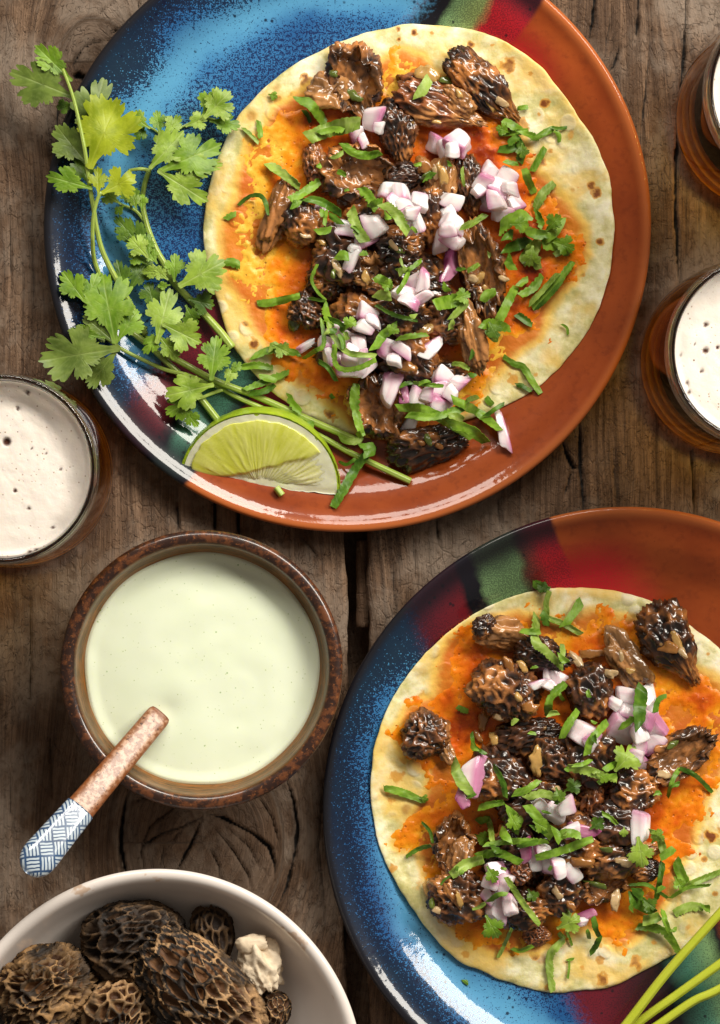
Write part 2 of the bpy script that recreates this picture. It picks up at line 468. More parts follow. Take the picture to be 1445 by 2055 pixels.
# seam of the upper plate runs from its top right to its lower left, of the lower plate from its top to its right
P1 = (697.0, 458.0); P2 = (1256.0, 1629.0)
def seam(pc, a, b, side):
    ax, ay = (a[0] - pc[0]) / PR, -(a[1] - pc[1]) / PR; bx, by = (b[0] - pc[0]) / PR, -(b[1] - pc[1]) / PR
    nx, ny = -(by - ay), bx - ax; L = math.hypot(nx, ny); nx /= L; ny /= L
    sx, sy = (side[0] - pc[0]) / PR, -(side[1] - pc[1]) / PR
    if (sx - ax) * nx + (sy - ay) * ny < 0: nx, ny = -nx, -ny
    return math.atan2(ny, nx), ax * nx + ay * ny
a1, o1 = seam(P1, (1088, 5), (377, 965), (150, 300)); a2, o2_ = seam(P2, (1101, 1040), (1462, 1870), (700, 1800))
st1_hi = [(.28, RED), (.40, RED), (.435, (.30, .38, .12)), (.52, GREEN), (.545, BLACK), (.60, BLACK), (.64, MAROON)]
st1_lo = [(.28, MAROON), (.31, BLACK), (.35, TEAL), (.42, TEAL), (.45, BLACK), (.49, MAROON), (.62, (.15, .012, .02))]
st2_hi = [(.25, RED), (.36, RED), (.42, (.14, .05, .03)), (.45, GREEN), (.57, GREEN), (.59, BLACK), (.63, BLACK), (.65, (.16, .012, .018)), (.80, MAROON)]
st2_lo = [(.28, TERRA), (.33, BLACK), (.38, GREEN), (.46, TEAL), (.55, BLACK), (.62, (.05, .012, .016)), (.76, MAROON)]

def make_plate(pc, mat, label):
    z0 = 60
    X, Y = W(pc[0], pc[1], z0)
    V, F = lathe(_pp, X, Y, 300)
    # a hand-thrown rim is never quite round
    r = np.hypot(V[:, 0] - X, V[:, 1] - Y); th = np.arctan2(V[:, 1] - Y, V[:, 0] - X)
    k = 1 + .0030 * np.sin(2 * th + pc[0]) * (r / PR) + .0015 * np.sin(5 * th)
    V[:, 0] = X + (V[:, 0] - X) * k; V[:, 1] = Y + (V[:, 1] - Y) * k
    o = build("dinner_plate", V, F, mat, origin=(X, Y, 0))
    tag(o, label, "plate", "blue and terracotta glazed dinner plates")
    V2, _ = lathe(spline(PLATE_PROFILE[9:], 180), X, Y, 900); hm_add(V2)
    return X, Y
PM1 = plate_mat("glaze_upper", a1, o1, st1_hi, st1_lo, .30)
PM2 = plate_mat("glaze_lower", a2, o2_, st2_hi, st2_lo, .53)
PC1 = make_plate(P1, PM1, "glazed plate at the top, blue on its left side, carrying the lime wedge")
PC2 = make_plate(P2, PM2, "glazed plate at lower right, cut by the photo edge, bare stems on its rim")

# ================================================================== SAUCE BOWL, SPOON
def stoneware():
    m = M("brown_stoneware"); o = m.obj(); x, y, z = m.xyz(o)
    r = m.m('SQRT', m.add(m.mul(x, x), m.mul(y, y)))
    rp = m.mul(r, 1 / S)
    n = m.noise(o, 260, 4, .65); nl = m.noise(o, 55, 4, .6); st = m.noise(m.comb(m.mul(x, 1), m.mul(y, 1), m.mul(z, 9)), 120, 4, .6)
    rim = m.mix(m.ss(n, .45, .62), (.030, .012, .008), (.17, .055, .018))
    rim = m.mix(m.mul(m.ss(m.noise(o, 700, 2, .5), .60, .70), .7), rim, (.34, .12, .035))
    wall = m.ramp(m.add(st, m.mul(m.sub(nl, .5), .5)), [(.28, (.070, .040, .013)), (.46, (.155, .078, .020)), (.60, (.30, .115, .020)), (.78, (.46, .20, .045))])
    wall = m.mix(m.mul(m.ss(n, .55, .7), .5), wall, (.06, .028, .012))
    ri = m.add(rp, m.mul(m.sub(nl, .5), 14))
    inner = m.mix(m.ss(ri, 236, 226), wall, (.46, .22, .085))
    col = m.mix(m.ss(ri, 243, 252), inner, rim)
    m.set(Base_Color=m.mix(.25, col, (.03, .010, .004)), Roughness=.42, Specular_IOR_Level=.25, Coat_Weight=m.ss(ri, 240, 252, .12, .8), Coat_Roughness=.14, Normal=m.bump(m.add(n, m.mul(nl, .7)), .35, .0007))
    return m.mat
BX, BY = W(404.5, 1344, 190)
prof = [(0, 0), (120, 0), (135, 4), (150, 12), (205, 60), (248, 120), (269, 165), (275, 181), (274.5, 189), (269, 195), (260, 196.5), (251, 194), (246, 187), (243.5, 176), (240, 160), (235, 145), (228, 128),
        (205, 92), (160, 50), (90, 30), (0.5, 28)]
V, F = lathe(prof, BX, BY, 220, n=110)
th = np.arctan2(V[:, 1] - BY, V[:, 0] - BX); k = 1 + .006 * np.sin(2 * th + 1) + .003 * np.sin(3 * th)
V[:, 0] = BX + (V[:, 0] - BX) * k; V[:, 1] = BY + (V[:, 1] - BY) * k
sb = build("sauce_bowl", V, F, stoneware(), origin=(BX, BY, 0))
tag(sb, "round brown stoneware bowl filled with pale green sauce, spoon leaning out", "bowl")

m = M("green_sauce"); o = m.obj()
v = m.voro(o, 520); spec = m.mul(m.ss(v.outputs['Distance'], .10, .2, 1, 0), m.ss(m.noise(o, 300, 1), .52, .60))
v2 = m.voro(o, 210); spec2 = m.mul(m.ss(v2.outputs['Distance'], .05, .11, 1, 0), m.ss(m.noise(o, 90, 1), .45, .6))
col = m.mix(m.noise(o, 40, 4, .6), (.76, .84, .61), (.84, .90, .72))
col = m.mix(m.mul(spec, .7), col, (.42, .52, .20)); col = m.mix(m.mul(spec2, .75), col, (.22, .38, .08))
m.set(Base_Color=col, Roughness=.42, Subsurface_Weight=.25, Subsurface_Radius=(.004, .004, .002), Subsurface_Scale=.5, Specular_IOR_Level=.35,
      Normal=m.bump(m.noise(o, 90, 3, .5), .12, .0006))
SZ = 131.0
def sauce():
    nr, ns = 70, 200
    rr = np.concatenate([np.linspace(1, 210, nr - 10), np.linspace(213, 232, 10)]); th = np.linspace(0, 2 * np.pi, ns, endpoint=False)
    R, T = np.meshgrid(rr, th, indexing='ij'); R = R.ravel(); T = T.ravel()
    edge = 1 + .010 * np.sin(2 * T + .5) + .006 * np.sin(5 * T + 1) + .004 * np.sin(9 * T)
    X = BX + R * np.cos(T) * edge; Y = BY + R * np.sin(T) * edge
    Z = SZ + 3.5 * (fbm(np.column_stack([X / 75, Y / 75]), 3, 2) - .5) + 5 * sstep(203, 229, R) - 3 * sstep(225, 232, R)
    sx, sy = W(337, 1424, SZ)
    d = np.hypot(X - sx, Y - sy); Z -= 6 * np.exp(-(d / 24) ** 2); Z += 1.2 * np.exp(-((d - 55) / 25) ** 2); rs_ = np.hypot(X - BX - 60, (Y - BY + 50) * 1.15) + 26 * fbm(np.column_stack([X / 90, Y / 90]), 19, 2); Z += .9 * np.sin(rs_ / 15) * sstep(.45, .75, fbm(np.column_stack([X / 110, Y / 110]), 23, 2)) * sstep(20, 70, rs_)
    V = np.column_stack([X, Y, Z]); n0 = len(V)
    low = V[-ns:].copy(); low[:, 2] = SZ - 12; low[:, :2] = np.array([BX, BY]) + (low[:, :2] - [BX, BY]) * .985
    V = np.vstack([V, low, [[BX, BY, SZ]]])
    F = [gridf(nr + 1, ns, wrap_v=True), np.column_stack([np.full(ns, len(V) - 1), np.arange(ns), (np.arange(ns) + 1) % ns])]
    return V, F
V, F = sauce()
so = build("green_sauce", V, F, m.mat)
tag(so, "smooth pale green herb sauce pooled in the brown stoneware bowl", "sauce")

# spoon: the handle rests on the rim and runs down into the sauce
def spoon():
    a = np.array([*W(322, 1432, 138), 138.0]); b = np.array([*W(52, 1752, 330), 330.0])
    g = empty("ceramic_spoon", *a)
    tag(g, "ceramic spoon leaning in the green sauce, blue woven pattern on its white grip", "spoon")
    ax = (b - a) / np.linalg.norm(b - a); L = np.linalg.norm(b - a)
    side = np.cross(ax, [0, 0, 1.0]); side /= np.linalg.norm(side); up = np.cross(side, ax)
    def shape(t0, t1, n, grow, cap_end, cap_start):
        ts = np.linspace(t0, t1, n); V = []; ns = 40; th = np.linspace(0, 2 * np.pi, ns, endpoint=False); UV = []
        for i, t in enumerate(ts):
            w = np.interp(t, [0, .1, .5, .62, .9, 1], [25, 25.5, 28, 29.5, 35, 35]) + grow; h = np.interp(t, [0, .5, 1], [12, 15, 17]) + grow
            k = 1.0
            if cap_end and t > .90: k = math.sqrt(max(0.0, 1 - ((t - .90) / .1005) ** 2))
            if cap_start and t < .035: k = .86 + .14 * math.sqrt(max(0, 1 - ((.035 - t) / .035) ** 2))
            bend = 6 * math.sin(t * math.pi)
            c = a + ax * (t * L) + up * bend
            for q in th:
                cc, s2 = math.cos(q), math.sin(q)
                px = abs(cc) ** .8 * (1 if cc > 0 else -1); pz = abs(s2) ** .8 * (1 if s2 > 0 else -1)
                V.append(c + side * (px * w * k) + up * (pz * h * k)); UV.append((t * L, px * w * k, pz))
        V = np.array(V); UV = np.array(UV); F = [gridf(n, ns, wrap_v=True)]
        n0 = len(V); V = np.vstack([V, V[:ns].mean(0), V[-ns:].mean(0)]); UV = np.vstack([UV, UV[:ns].mean(0), UV[-ns:].mean(0)])
        q = np.arange(ns); q2 = (q + 1) % ns
        F += [np.column_stack([np.full(ns, n0), q2, q]), np.column_stack([np.full(ns, n0 + 1), (n - 1) * ns + q, (n - 1) * ns + q2])]
        return V, F, UV
    m = M("spoon_clay"); o = m.obj(); uv = m.xyz(m.attr("sp", True))
    n = m.noise(o, 420, 3, .6); nl = m.noise(o, 90, 3, .6)
    col = m.mix(m.ss(n, .40, .62), (.25, .095, .034), (.56, .34, .22))
    edge = m.ss(m.add(m.m('ABSOLUTE', uv[1]), m.mul(m.sub(nl, .5), 10)), 16, 26)
    tip = m.ss(m.add(uv[0], m.mul(m.sub(nl, .5), 12)), 12, 3)
    e = m.m('MAXIMUM', edge, tip)
    col = m.mix(m.mul(e, .88), col, (.24, .068, .013))
    col = m.mix(m.mul(m.ss(m.noise(o, 620, 2), .62, .70), .85), col, (.045, .018, .010))
    m.set(Base_Color=col, Roughness=.40, Coat_Weight=.35, Coat_Roughness=.2, Normal=m.bump(n, .5, .0006))
    V, F, UV = shape(0, .66, 60, 0, False, True)
    build("handle", V, F, m.mat, g, attrs=dict(sp=UV))
    m = M("woven_pattern_porcelain"); uv = m.xyz(m.attr("sp", True))
    r2 = math.sqrt(.5); c1 = 28.0
    wj = m.mul(m.sub(m.noise(m.attr("sp", True), .06, 2), .5), 4)
    p = m.add(m.mul(m.add(m.mul(m.add(uv[0], uv[1]), r2), wj), 1 / c1), 40.0); q = m.add(m.mul(m.add(m.mul(m.sub(uv[0], uv[1]), r2), wj), 1 / c1), 40.0)
    par = m.m('MODULO', m.add(m.m('FLOOR', p), m.m('FLOOR', q)), 2.0)
    def lines(t, n, w):
        f = m.m('FRACT', m.mul(t, n)); d = m.m('MINIMUM', f, m.sub(1.0, f)); return m.ss(d, w, w + .08, 1, 0)
    stripe = m.add(m.mul(par, lines(p, 4, .15)), m.mul(m.sub(1.0, par), lines(q, 4, .15)))
    cell = m.m('MAXIMUM', lines(p, 1, .035), lines(q, 1, .035))
    ln = m.m('MINIMUM', m.m('MAXIMUM', stripe, cell), 1.0)
    ink = m.mix(m.noise(m.obj(), 160, 3, .6), (.006, .022, .075), (.06, .14, .29))
    fade = m.ss(m.noise(m.obj(), 110, 3), .25, .50, .75, 1)
    col = m.mix(m.mul(ln, fade), m.mix(m.noise(m.obj(), 60, 2), (.46, .56, .64), (.62, .70, .75)), ink)
    m.set(Base_Color=col, Roughness=.18, Coat_Weight=.8, Coat_Roughness=.06)
    V, F, UV = shape(.61, 1.0, 60, 2.0, True, False)
    build("grip", V, F, m.mat, g, attrs=dict(sp=UV))
    # bowl of the spoon, sunk in the sauce: mostly out of sight
    th = np.linspace(0, np.pi, 14); ph = np.linspace(0, 2 * np.pi, 28, endpoint=False)
    T, Ph = np.meshgrid(th, ph, indexing='ij')
    V = np.column_stack([(np.cos(T) * 70).ravel(), (np.sin(T) * np.cos(Ph) * 42).ravel(), (np.sin(T) * np.sin(Ph) * 10).ravel()])
    d = -ax.copy(); d[2] = 0; d /= np.linalg.norm(d); sd = np.array([-d[1], d[0], 0])
    C = a + d * 60 + np.array([0, 0, -52])
    V = C + V[:, :1] * d + V[:, 1:2] * sd + V[:, 2:3] * np.array([0, 0, 1.0])
    build("spoon_bowl", V, gridf(14, 28, wrap_v=True), bpy.data.materials["spoon_clay"], g, attrs=dict(sp=np.column_stack([V[:, 0] * 0 + 40, V[:, 0] * 0, V[:, 0] * 0])))
spoon()

# ================================================================== WHITE BOWL
m = M("cream_glaze"); o = m.obj(); x, y, z = m.xyz(o)
n = m.noise(o, 30, 3); col = m.mix(n, (.86, .77, .71), (.90, .83, .77))
zz = m.mul(z, 1 / S)
chip = m.mul(m.ss(m.noise(o, 75, 3, .6), .60, .66), m.ss(zz, 205, 215)); col = m.mix(m.mul(chip, .8), col, (.62, .42, .28))
m.set(Base_Color=col, Roughness=.28, Coat_Weight=.7, Coat_Roughness=.10, Normal=m.bump(m.noise(o, 25, 3), .15, .001))
WX, WY = W(310, 2161, 215)
WB_PROFILE = [(0, 8), (200, 8), (215, 0), (235, 0), (245, 10), (300, 50), (360, 120), (395, 185), (405, 212), (404, 219), (398, 223), (389, 221), (380, 212), (366, 180), (345, 135), (310, 90), (260, 58), (200, 42), (100, 36), (.5, 35)]
V, F = lathe(WB_PROFILE, WX, WY, 220, n=110)
th = np.arctan2(V[:, 1] - WY, V[:, 0] - WX); k = 1 + .006 * np.sin(2 * th + .4) + .004 * np.sin(4 * th + 2)
V[:, 0] = WX + (V[:, 0] - WX) * k; V[:, 1] = WY + (V[:, 1] - WY) * k
wb = build("mushroom_bowl", V, F, m.mat, origin=(WX, WY, 0))
tag(wb, "deep cream ceramic bowl at the bottom left holding whole raw morels", "bowl")
V2, _ = lathe(spline(WB_PROFILE[10:], 150), WX, WY, 700); hm_add(V2)

# ================================================================== BEER GLASSES
def glass_mat(name, tint):
    """thin drinking glass: mirror by Fresnel, the rest goes straight through"""
    m = M(name); nt = m.nt; fr = m.n('ShaderNodeFresnel'); fr.inputs[0].default_value = 1.13
    tr = m.n('ShaderNodeBsdfTransparent'); tr.inputs[0].default_value = (*tint, 1); gl = m.n('ShaderNodeBsdfGlossy'); gl.inputs['Roughness'].default_value = .02
    mx = m.n('ShaderNodeMixShader'); nt.links.new(fr.outputs[0], mx.inputs[0]); nt.links.new(tr.outputs[0], mx.inputs[1]); nt.links.new(gl.outputs[0], mx.inputs[2]); nt.links.new(mx.outputs[0], m.out.inputs['Surface'])
    return m.mat
def rim_mat():
    m = M("glass_rim"); m.set(Base_Color=(.50, .46, .42), Roughness=.0, IOR=1.5, Transmission_Weight=1.0); return m.mat
def beer_mat(name='amber_beer', lit=.10):
    m = M(name); nt = m.nt
    tr = m.n('ShaderNodeBsdfTransparent'); tr.inputs[0].default_value = (.99, .84, .44, 1)
    tl = m.n('ShaderNodeBsdfTranslucent'); tl.inputs[0].default_value = (1.0, .56, .050, 1)
    mx = m.n('ShaderNodeMixShader'); mx.inputs[0].default_value = lit; nt.links.new(tr.outputs[0], mx.inputs[1]); nt.links.new(tl.outputs[0], mx.inputs[2])
    gl = m.n('ShaderNodeBsdfGlossy'); gl.inputs['Roughness'].default_value = .02; fr = m.n('ShaderNodeFresnel'); fr.inputs[0].default_value = 1.06
    m2 = m.n('ShaderNodeMixShader'); nt.links.new(fr.outputs[0], m2.inputs[0]); nt.links.new(mx.outputs[0], m2.inputs[1]); nt.links.new(gl.outputs[0], m2.inputs[2])
    nt.links.new(m2.outputs[0], m.out.inputs['Surface']); return m.mat
def foam_mat():
    m = M("beer_foam"); o = m.shift()
    n = m.noise(o, 60, 5, .6); fine = m.noise(o, 900, 2, .5)
    v = m.voro(o, 420); pit = m.mul(m.ss(v.outputs['Distance'], .08, .20, 1, 0), m.ss(m.noise(o, 110, 3, .6), .44, .60))
    v3 = m.voro(o, 900); pit2 = m.mul(m.ss(v3.outputs['Distance'], .08, .2, 1, 0), m.ss(m.noise(o, 60, 3, .6), .52, .66))
    v2 = m.voro(o, 120); big = m.mul(m.ss(v2.outputs['Distance'], .035, .06, 1, 0), m.ss(m.noise(o, 45, 1), .42, .55))
    col = m.mix(n, (.82, .73, .64), (.92, .86, .79))
    col = m.mix(m.mul(pit, .8), col, (.36, .22, .13)); col = m.mix(m.mul(pit2, .6), col, (.40, .28, .18)); col = m.mix(m.mul(big, .85), col, (.16, .06, .025))
    col = m.mix(m.attr("hole"), col, (.07, .018, .008))
    m.set(Base_Color=col, Roughness=.6, Subsurface_Weight=.3, Subsurface_Radius=(.004, .003, .002), Subsurface_Scale=.5, Specular_IOR_Level=.3,
          Normal=m.bump(m.sub(m.mul(fine, .5), m.add(pit, m.mul(big, 2.0))), .35, .0005))
    return m.mat
GLASS, RIM, BASE, BEER, FOAM = glass_mat('clear_glass', (.97, .96, .94)), rim_mat(), beer_mat('base_painted_glow', .85), beer_mat(), foam_mat()  # base glass coloured amber, standing in for light focused through the beer
def beer_glass(rx, ry, label, blabel, holes, seed):
    ZT = 530.0; X, Y = W(rx, ry, ZT)
    g = empty("beer_glass", X, Y, 0); tag(g, label, "glass", "beer glasses round the plates")
    out = [(181, 14), (186, 40), (189.5, 110), (190, 190), (188, 290), (183.5, 400), (180.5, 462), (180.2, 466)]; inn = [(167.4, 466), (167.6, 462), (173.5, 400), (178.5, 290), (180.5, 190), (179.5, 110), (175, 55)]
    V, F = lathe(spline(out, 60), X, Y, 160); V2, F2 = lathe(spline(inn, 60), X, Y, 160)
    build("wall", np.vstack([V, V2]), [F, F2 + len(V)], GLASS, g)
    V, F = lathe([(167.4, 467), (174, 466.6), (180.2, 467), (179.2, 495), (178.2, 514), (177, 524), (174.5, 529), (171, 530), (167.5, 528), (165.4, 520), (165.0, 508), (166, 490), (167.4, 467)], X, Y, 160, n=90); build("rim", V, F, RIM, g)
    V, F = lathe([(.5, 0), (150, 0), (170, 3), (179, 12), (181, 22), (176, 34), (163, 39), (120, 33), (.5, 33)], X, Y, 160, n=60); build("base", V, F, BASE, g)
    b = empty("beer", X, Y, 40); tag(b, blabel, "beer", "beers with pale foam")
    e = 1.2
    prof = [(.5, 36), (120, 36), (160, 42), (172, 56), (178, 110), (179, 190), (177, 290), (172.5, 400), (168.5, 440), (150, 440), (.5, 440)]
    V, F = lathe(prof, X, Y, 120); build("beer_body", V, F, BEER, b)
    nr, ns = 60, 160
    rr = np.linspace(1, 164.4, nr); th = np.linspace(0, 2 * np.pi, ns, endpoint=False)
    R, T = np.meshgrid(rr, th, indexing='ij'); R = R.ravel(); T = T.ravel()
    Xf = X + R * np.cos(T); Yf = Y + R * np.sin(T)
    Z = 486 + (fbm(np.column_stack([Xf / 40, Yf / 40]), seed, 4) - .5) * 6 + 5 * sstep(152, 164, R)
    hole = np.zeros(len(R))
    for hx, hy, hr in holes:
        wx, wy = W(hx, hy, 486); d = np.hypot(Xf - wx, Yf - wy); q = 1 - sstep(hr * .6, hr * 1.25, d); hole = np.maximum(hole, q); Z -= q * hr * .8
    V = np.column_stack([Xf, Yf, Z]); low = V[-ns:].copy(); low[:, 2] = 441.5; low[:, :2] = np.array([X, Y]) + (low[:, :2] - [X, Y]) * (167.6 / 164.4)
    V = np.vstack([V, low, [[X, Y, 486]], [[X, Y, 441.5]]])
    q = np.arange(ns); q2 = (q + 1) % ns
    F = [gridf(nr + 1, ns, wrap_v=True), np.column_stack([np.full(ns, nr * ns + ns), q, q2]), np.column_stack([np.full(ns, nr * ns + ns + 1), nr * ns + q2, nr * ns + q])]
    build("foam", V, F, FOAM, b, attrs=dict(hole=np.concatenate([hole, np.zeros(ns + 2)])))
beer_glass(3, 941, "clear glass tumbler of beer at the left edge, beside the brown sauce bowl", "foamy amber beer in the glass at the left edge",
           [(13, 887, 8), (58, 1020, 3.5), (64, 900, 2.5), (93, 910, 2.3), (122, 941, 2.4), (55, 788, 5), (36, 820, 4), (30, 985, 4), (75, 1105, 5), (58, 1108, 4), (107, 1058, 2.5)], 4)
beer_glass(1534, 704, "clear glass tumbler of beer at the right edge, right of the upper plate's middle", "foamy amber beer in the glass at the right edge",
           [(1417, 651, 5), (1416, 704, 6), (1440, 697, 4), (1366, 710, 3), (1408, 745, 4), (1380, 770, 4), (1382, 786, 4), (1395, 690, 2), (1399, 662, 2)], 14)
beer_glass(1611, 180, "clear glass tumbler of beer in the upper right corner, mostly out of view", "foamy amber beer in the upper right corner glass", [], 24)
# ================================================================== TORTILLAS
def closed_spline(pts, n):
    P = np.asarray(pts, float); k = len(P)
    Q = np.vstack([P[-3:], P, P[:3]])
    s = spline(Q, 4000)
    i0 = np.argmin(np.linalg.norm(s[:2000] - P[0], axis=1)); i1 = 2000 + np.argmin(np.linalg.norm(s[2000:] - P[0], axis=1))
    c = s[i0:i1]; d = np.concatenate([[0], np.cumsum(np.linalg.norm(np.diff(c, axis=0), axis=1))])
    t = np.linspace(0, d[-1], n, endpoint=False)
    return np.column_stack([np.interp(t, d, c[:, 0]), np.interp(t, d, c[:, 1])])

def in_poly_sd(X, Y, poly):
    """signed distance, positive inside"""
    poly = np.asarray(poly, float); d = polyline_dist(X, Y, [tuple(p) for p in poly] + [tuple(poly[0])])
    ins = np.zeros(X.shape, bool)
    for (x0, y0), (x1, y1) in zip(poly, np.roll(poly, -1, axis=0)):
        c = ((y0 > Y) != (y1 > Y)) & (X < (x1 - x0) * (Y - y0) / (y1 - y0 + 1e-12) + x0)
        ins ^= c
    return np.where(ins, d, -d)

T1 = [(410, 470), (412, 420), (425, 350), (447, 290), (475, 240), (512, 192), (560, 150), (620, 112), (680, 84), (760, 57), (840, 47), (930, 55), (985, 70), (1030, 92), (1080, 132), (1130, 192), (1180, 268),
      (1213, 335), (1229, 420), (1228, 500), (1214, 580), (1180, 662), (1130, 730), (1080, 778), (1035, 803), (990, 822), (940, 842), (900, 862), (850, 877), (780, 882), (720, 874), (640, 846), (580, 812), (530, 770), (495, 730),
      (460, 680), (440, 620), (428, 580), (414, 525)]
T2 = [(745, 1600), (747, 1540), (755, 1480), (778, 1416), (806, 1370), (838, 1328), (885, 1280), (940, 1238), (1000, 1207), (1060, 1188), (1130, 1180), (1230, 1186), (1300, 1203), (1345, 1225), (1385, 1256), (1445, 1304), (1510, 1380),
      (1560, 1470), (1577, 1570), (1562, 1680), (1510, 1775), (1445, 1842), (1395, 1890), (1340, 1926), (1280, 1957), (1220, 1984), (1150, 1993), (1080, 1989), (1010, 1968), (960, 1945), (925, 1932), (890, 1902), (850, 1855), (815, 1805), (780, 1745), (755, 1675)]
C1 = [(455, 500), (452, 450), (478, 410), (490, 340), (500, 290), (540, 270), (560, 225), (612, 192), (690, 165), (760, 140), (805, 108), (845, 118), (860, 150), (930, 175), (1000, 230), (1040, 290), (1068, 350), (1120, 395), (1165, 455), (1170, 510),
      (1142, 560), (1100, 610), (1075, 670), (1030, 700), (985, 750), (950, 800), (880, 850), (800, 876), (730, 862), (690, 820), (640, 780), (585, 748), (552, 700), (520, 650), (490, 600), (462, 560)]
C2 = [(815, 1510), (800, 1470), (822, 1430), (880, 1400), (886, 1330), (905, 1290), (945, 1262), (1040, 1240), (1120, 1258), (1200, 1235), (1270, 1250), (1340, 1330), (1385, 1345), (1440, 1375), (1470, 1450), (1440, 1540), (1405, 1600), (1385, 1680),
      (1350, 1740), (1330, 1800), (1285, 1870), (1245, 1895), (1180, 1850), (1080, 1895), (990, 1905), (930, 1870), (880, 1790), (845, 1700), (800, 1695), (828, 1655), (865, 1600), (870, 1545)]
CH1 = [(612, 165, 17, 1), (588, 192, 11, .8), (558, 200, 9, .8), (800, 58, 6, .9), (830, 62, 8, 1), (799, 79, 6, .9), (867, 66, 4, .6), (905, 102, 6, .9), (943, 88, 8, .9), (930, 118, 8, .8), (1020, 129, 17, .85), (1093, 206, 12, 1), (1064, 148, 5, .6),
       (1087, 322, 14, .8), (1186, 372, 10, .9), (1196, 388, 11, 1), (1205, 487, 10, .9), (1167, 549, 9, .8), (495, 650, 10, 1), (508, 691, 13, 1), (510, 694, 8, 1), (664, 832, 14, .9), (905, 12, 1, .1), (1044, 250, 3, .5), (988, 90, 5, .6), (1145, 270, 12, .35), (1030, 760, 12, .5), (590, 746, 12, .6)]
CH2 = [(803, 1500, 12, .6), (808, 1523, 10, .7), (912, 1298, 8, .6), (924, 1280, 9, .5), (1428, 1680, 15, 1), (1412, 1725, 8, .7), (1275, 1932, 17, .7), (1210, 1964, 13, .75), (1075, 1918, 12, .9), (1100, 1981, 8, .6), (880, 1560, 12, .9), (890, 1575, 9, .8),
       (1435, 1794, 7, .7), (785, 1606, 10, .5), (1210, 1330, 3, .2), (1425, 1625, 6, .7), (1170, 1940, 7, .4), (1160, 1208, 7, .4), (1380, 1862, 9, .4), (1315, 1890, 9, .4), (1205, 1896, 7, .5), (888, 1845, 9, .6)]

def tortilla_mat():
    m = M("flour_tortilla"); o = m.shift()
    n0 = m.noise(o, 26, 4, .6, .3); n1 = m.noise(o, 75, 5, .62); n2 = m.noise(o, 260, 4, .6)
    base = m.ramp(n1, [(.34, (.50, .46, .17)), (.45, (.67, .61, .28)), (.54, (.83, .77, .46)), (.66, (.95, .90, .69))])
    yel = m.mul(m.ss(n0, .46, .62), .80)
    base = m.mix(yel, base, (.84, .56, .13))
    bl = m.voro(o, 95); blis = m.mul(m.ss(bl.outputs['Distance'], .30, .42, 1, 0), m.ss(m.noise(o, 34, 2), .50, .62))
    base = m.mix(m.mul(blis, .65), base, (.84, .76, .55))
    # scattered faint toasting next to the modelled spots
    tv = m.voro(o, 60); toast = m.mul(m.ss(tv.outputs['Distance'], .08, .2, 1, 0), m.ss(m.noise(o, 30, 1), .54, .60))
    base = m.mix(m.mul(toast, .6), base, (.40, .15, .025))
    ch = m.add(m.attr("char"), m.add(m.mul(m.sub(n2, .5), .7), m.mul(m.sub(n1, .5), .35)))
    base = m.mix(m.ss(ch, .10, .42, 0, .85), base, (.66, .31, .045)); base = m.mix(m.ss(ch, .46, 1.02, 0, .95), base, (.17, .036, .007))
    oil = m.attr("oil")
    of = m.add(oil, m.mul(m.sub(n1, .5), 1.0))
    base = m.mix(m.mul(m.ss(of, .10, .50), .9), base, (.86, .54, .10))
    base = m.mix(m.mul(m.ss(of, .40, .95), .95), base, m.mix(m.ss(n0, .4, .6), (.66, .20, .010), (.58, .12, .005)))
    hb = m.add(m.add(m.mul(n1, 1.2), m.mul(n2, .35)), m.mul(blis, .6))
    m.set(Base_Color=base, Roughness=m.ss(n1, .3, .7, .34, .55), Subsurface_Weight=.25, Subsurface_Radius=(.004, .003, .0015), Subsurface_Scale=.4,
          Specular_IOR_Level=.4, Normal=m.bump(hb, .62, .0011))
    return m.mat
def cheese_mat():
    m = M("crisped_cheese"); o = m.shift()
    n1 = m.noise(o, 90, 5, .65); n2 = m.noise(o, 480, 4, .65); n0 = m.noise(o, 30, 3, .5)
    t = m.add(m.attr("roast"), m.add(m.mul(m.sub(n1, .5), .6), m.mul(m.sub(n0, .5), .35)))
    col = m.ramp(t, [(.05, (.86, .48, .050)), (.20, (.85, .30, .008)), (.40, (.80, .20, .005)), (.64, (.64, .105, .003)), (.9, (.26, .026, .002))])
    col = m.mix(m.mul(m.ss(n2, .56, .72), .30), col, (.88, .32, .015)); col = m.mix(m.mul(m.ss(n2, .44, .32), .35), col, (.40, .075, .005))
    pore = m.voro(o, 330); p = m.mul(m.ss(pore.outputs['Distance'], .10, .22, 1, 0), m.ss(n1, .42, .56))
    col = m.mix(m.mul(p, .55), col, (.22, .045, .006))
    h = m.add(m.mul(n2, .45), m.add(m.mul(n1, .8), m.mul(p, -.5)))
    m.set(Base_Color=col, Roughness=m.ss(n2, .3, .7, .24, .42), Specular_IOR_Level=.32,
          Normal=m.bump(h, .55, .0008))
    return m.mat
TORT, CHEESE = tortilla_mat(), cheese_mat()

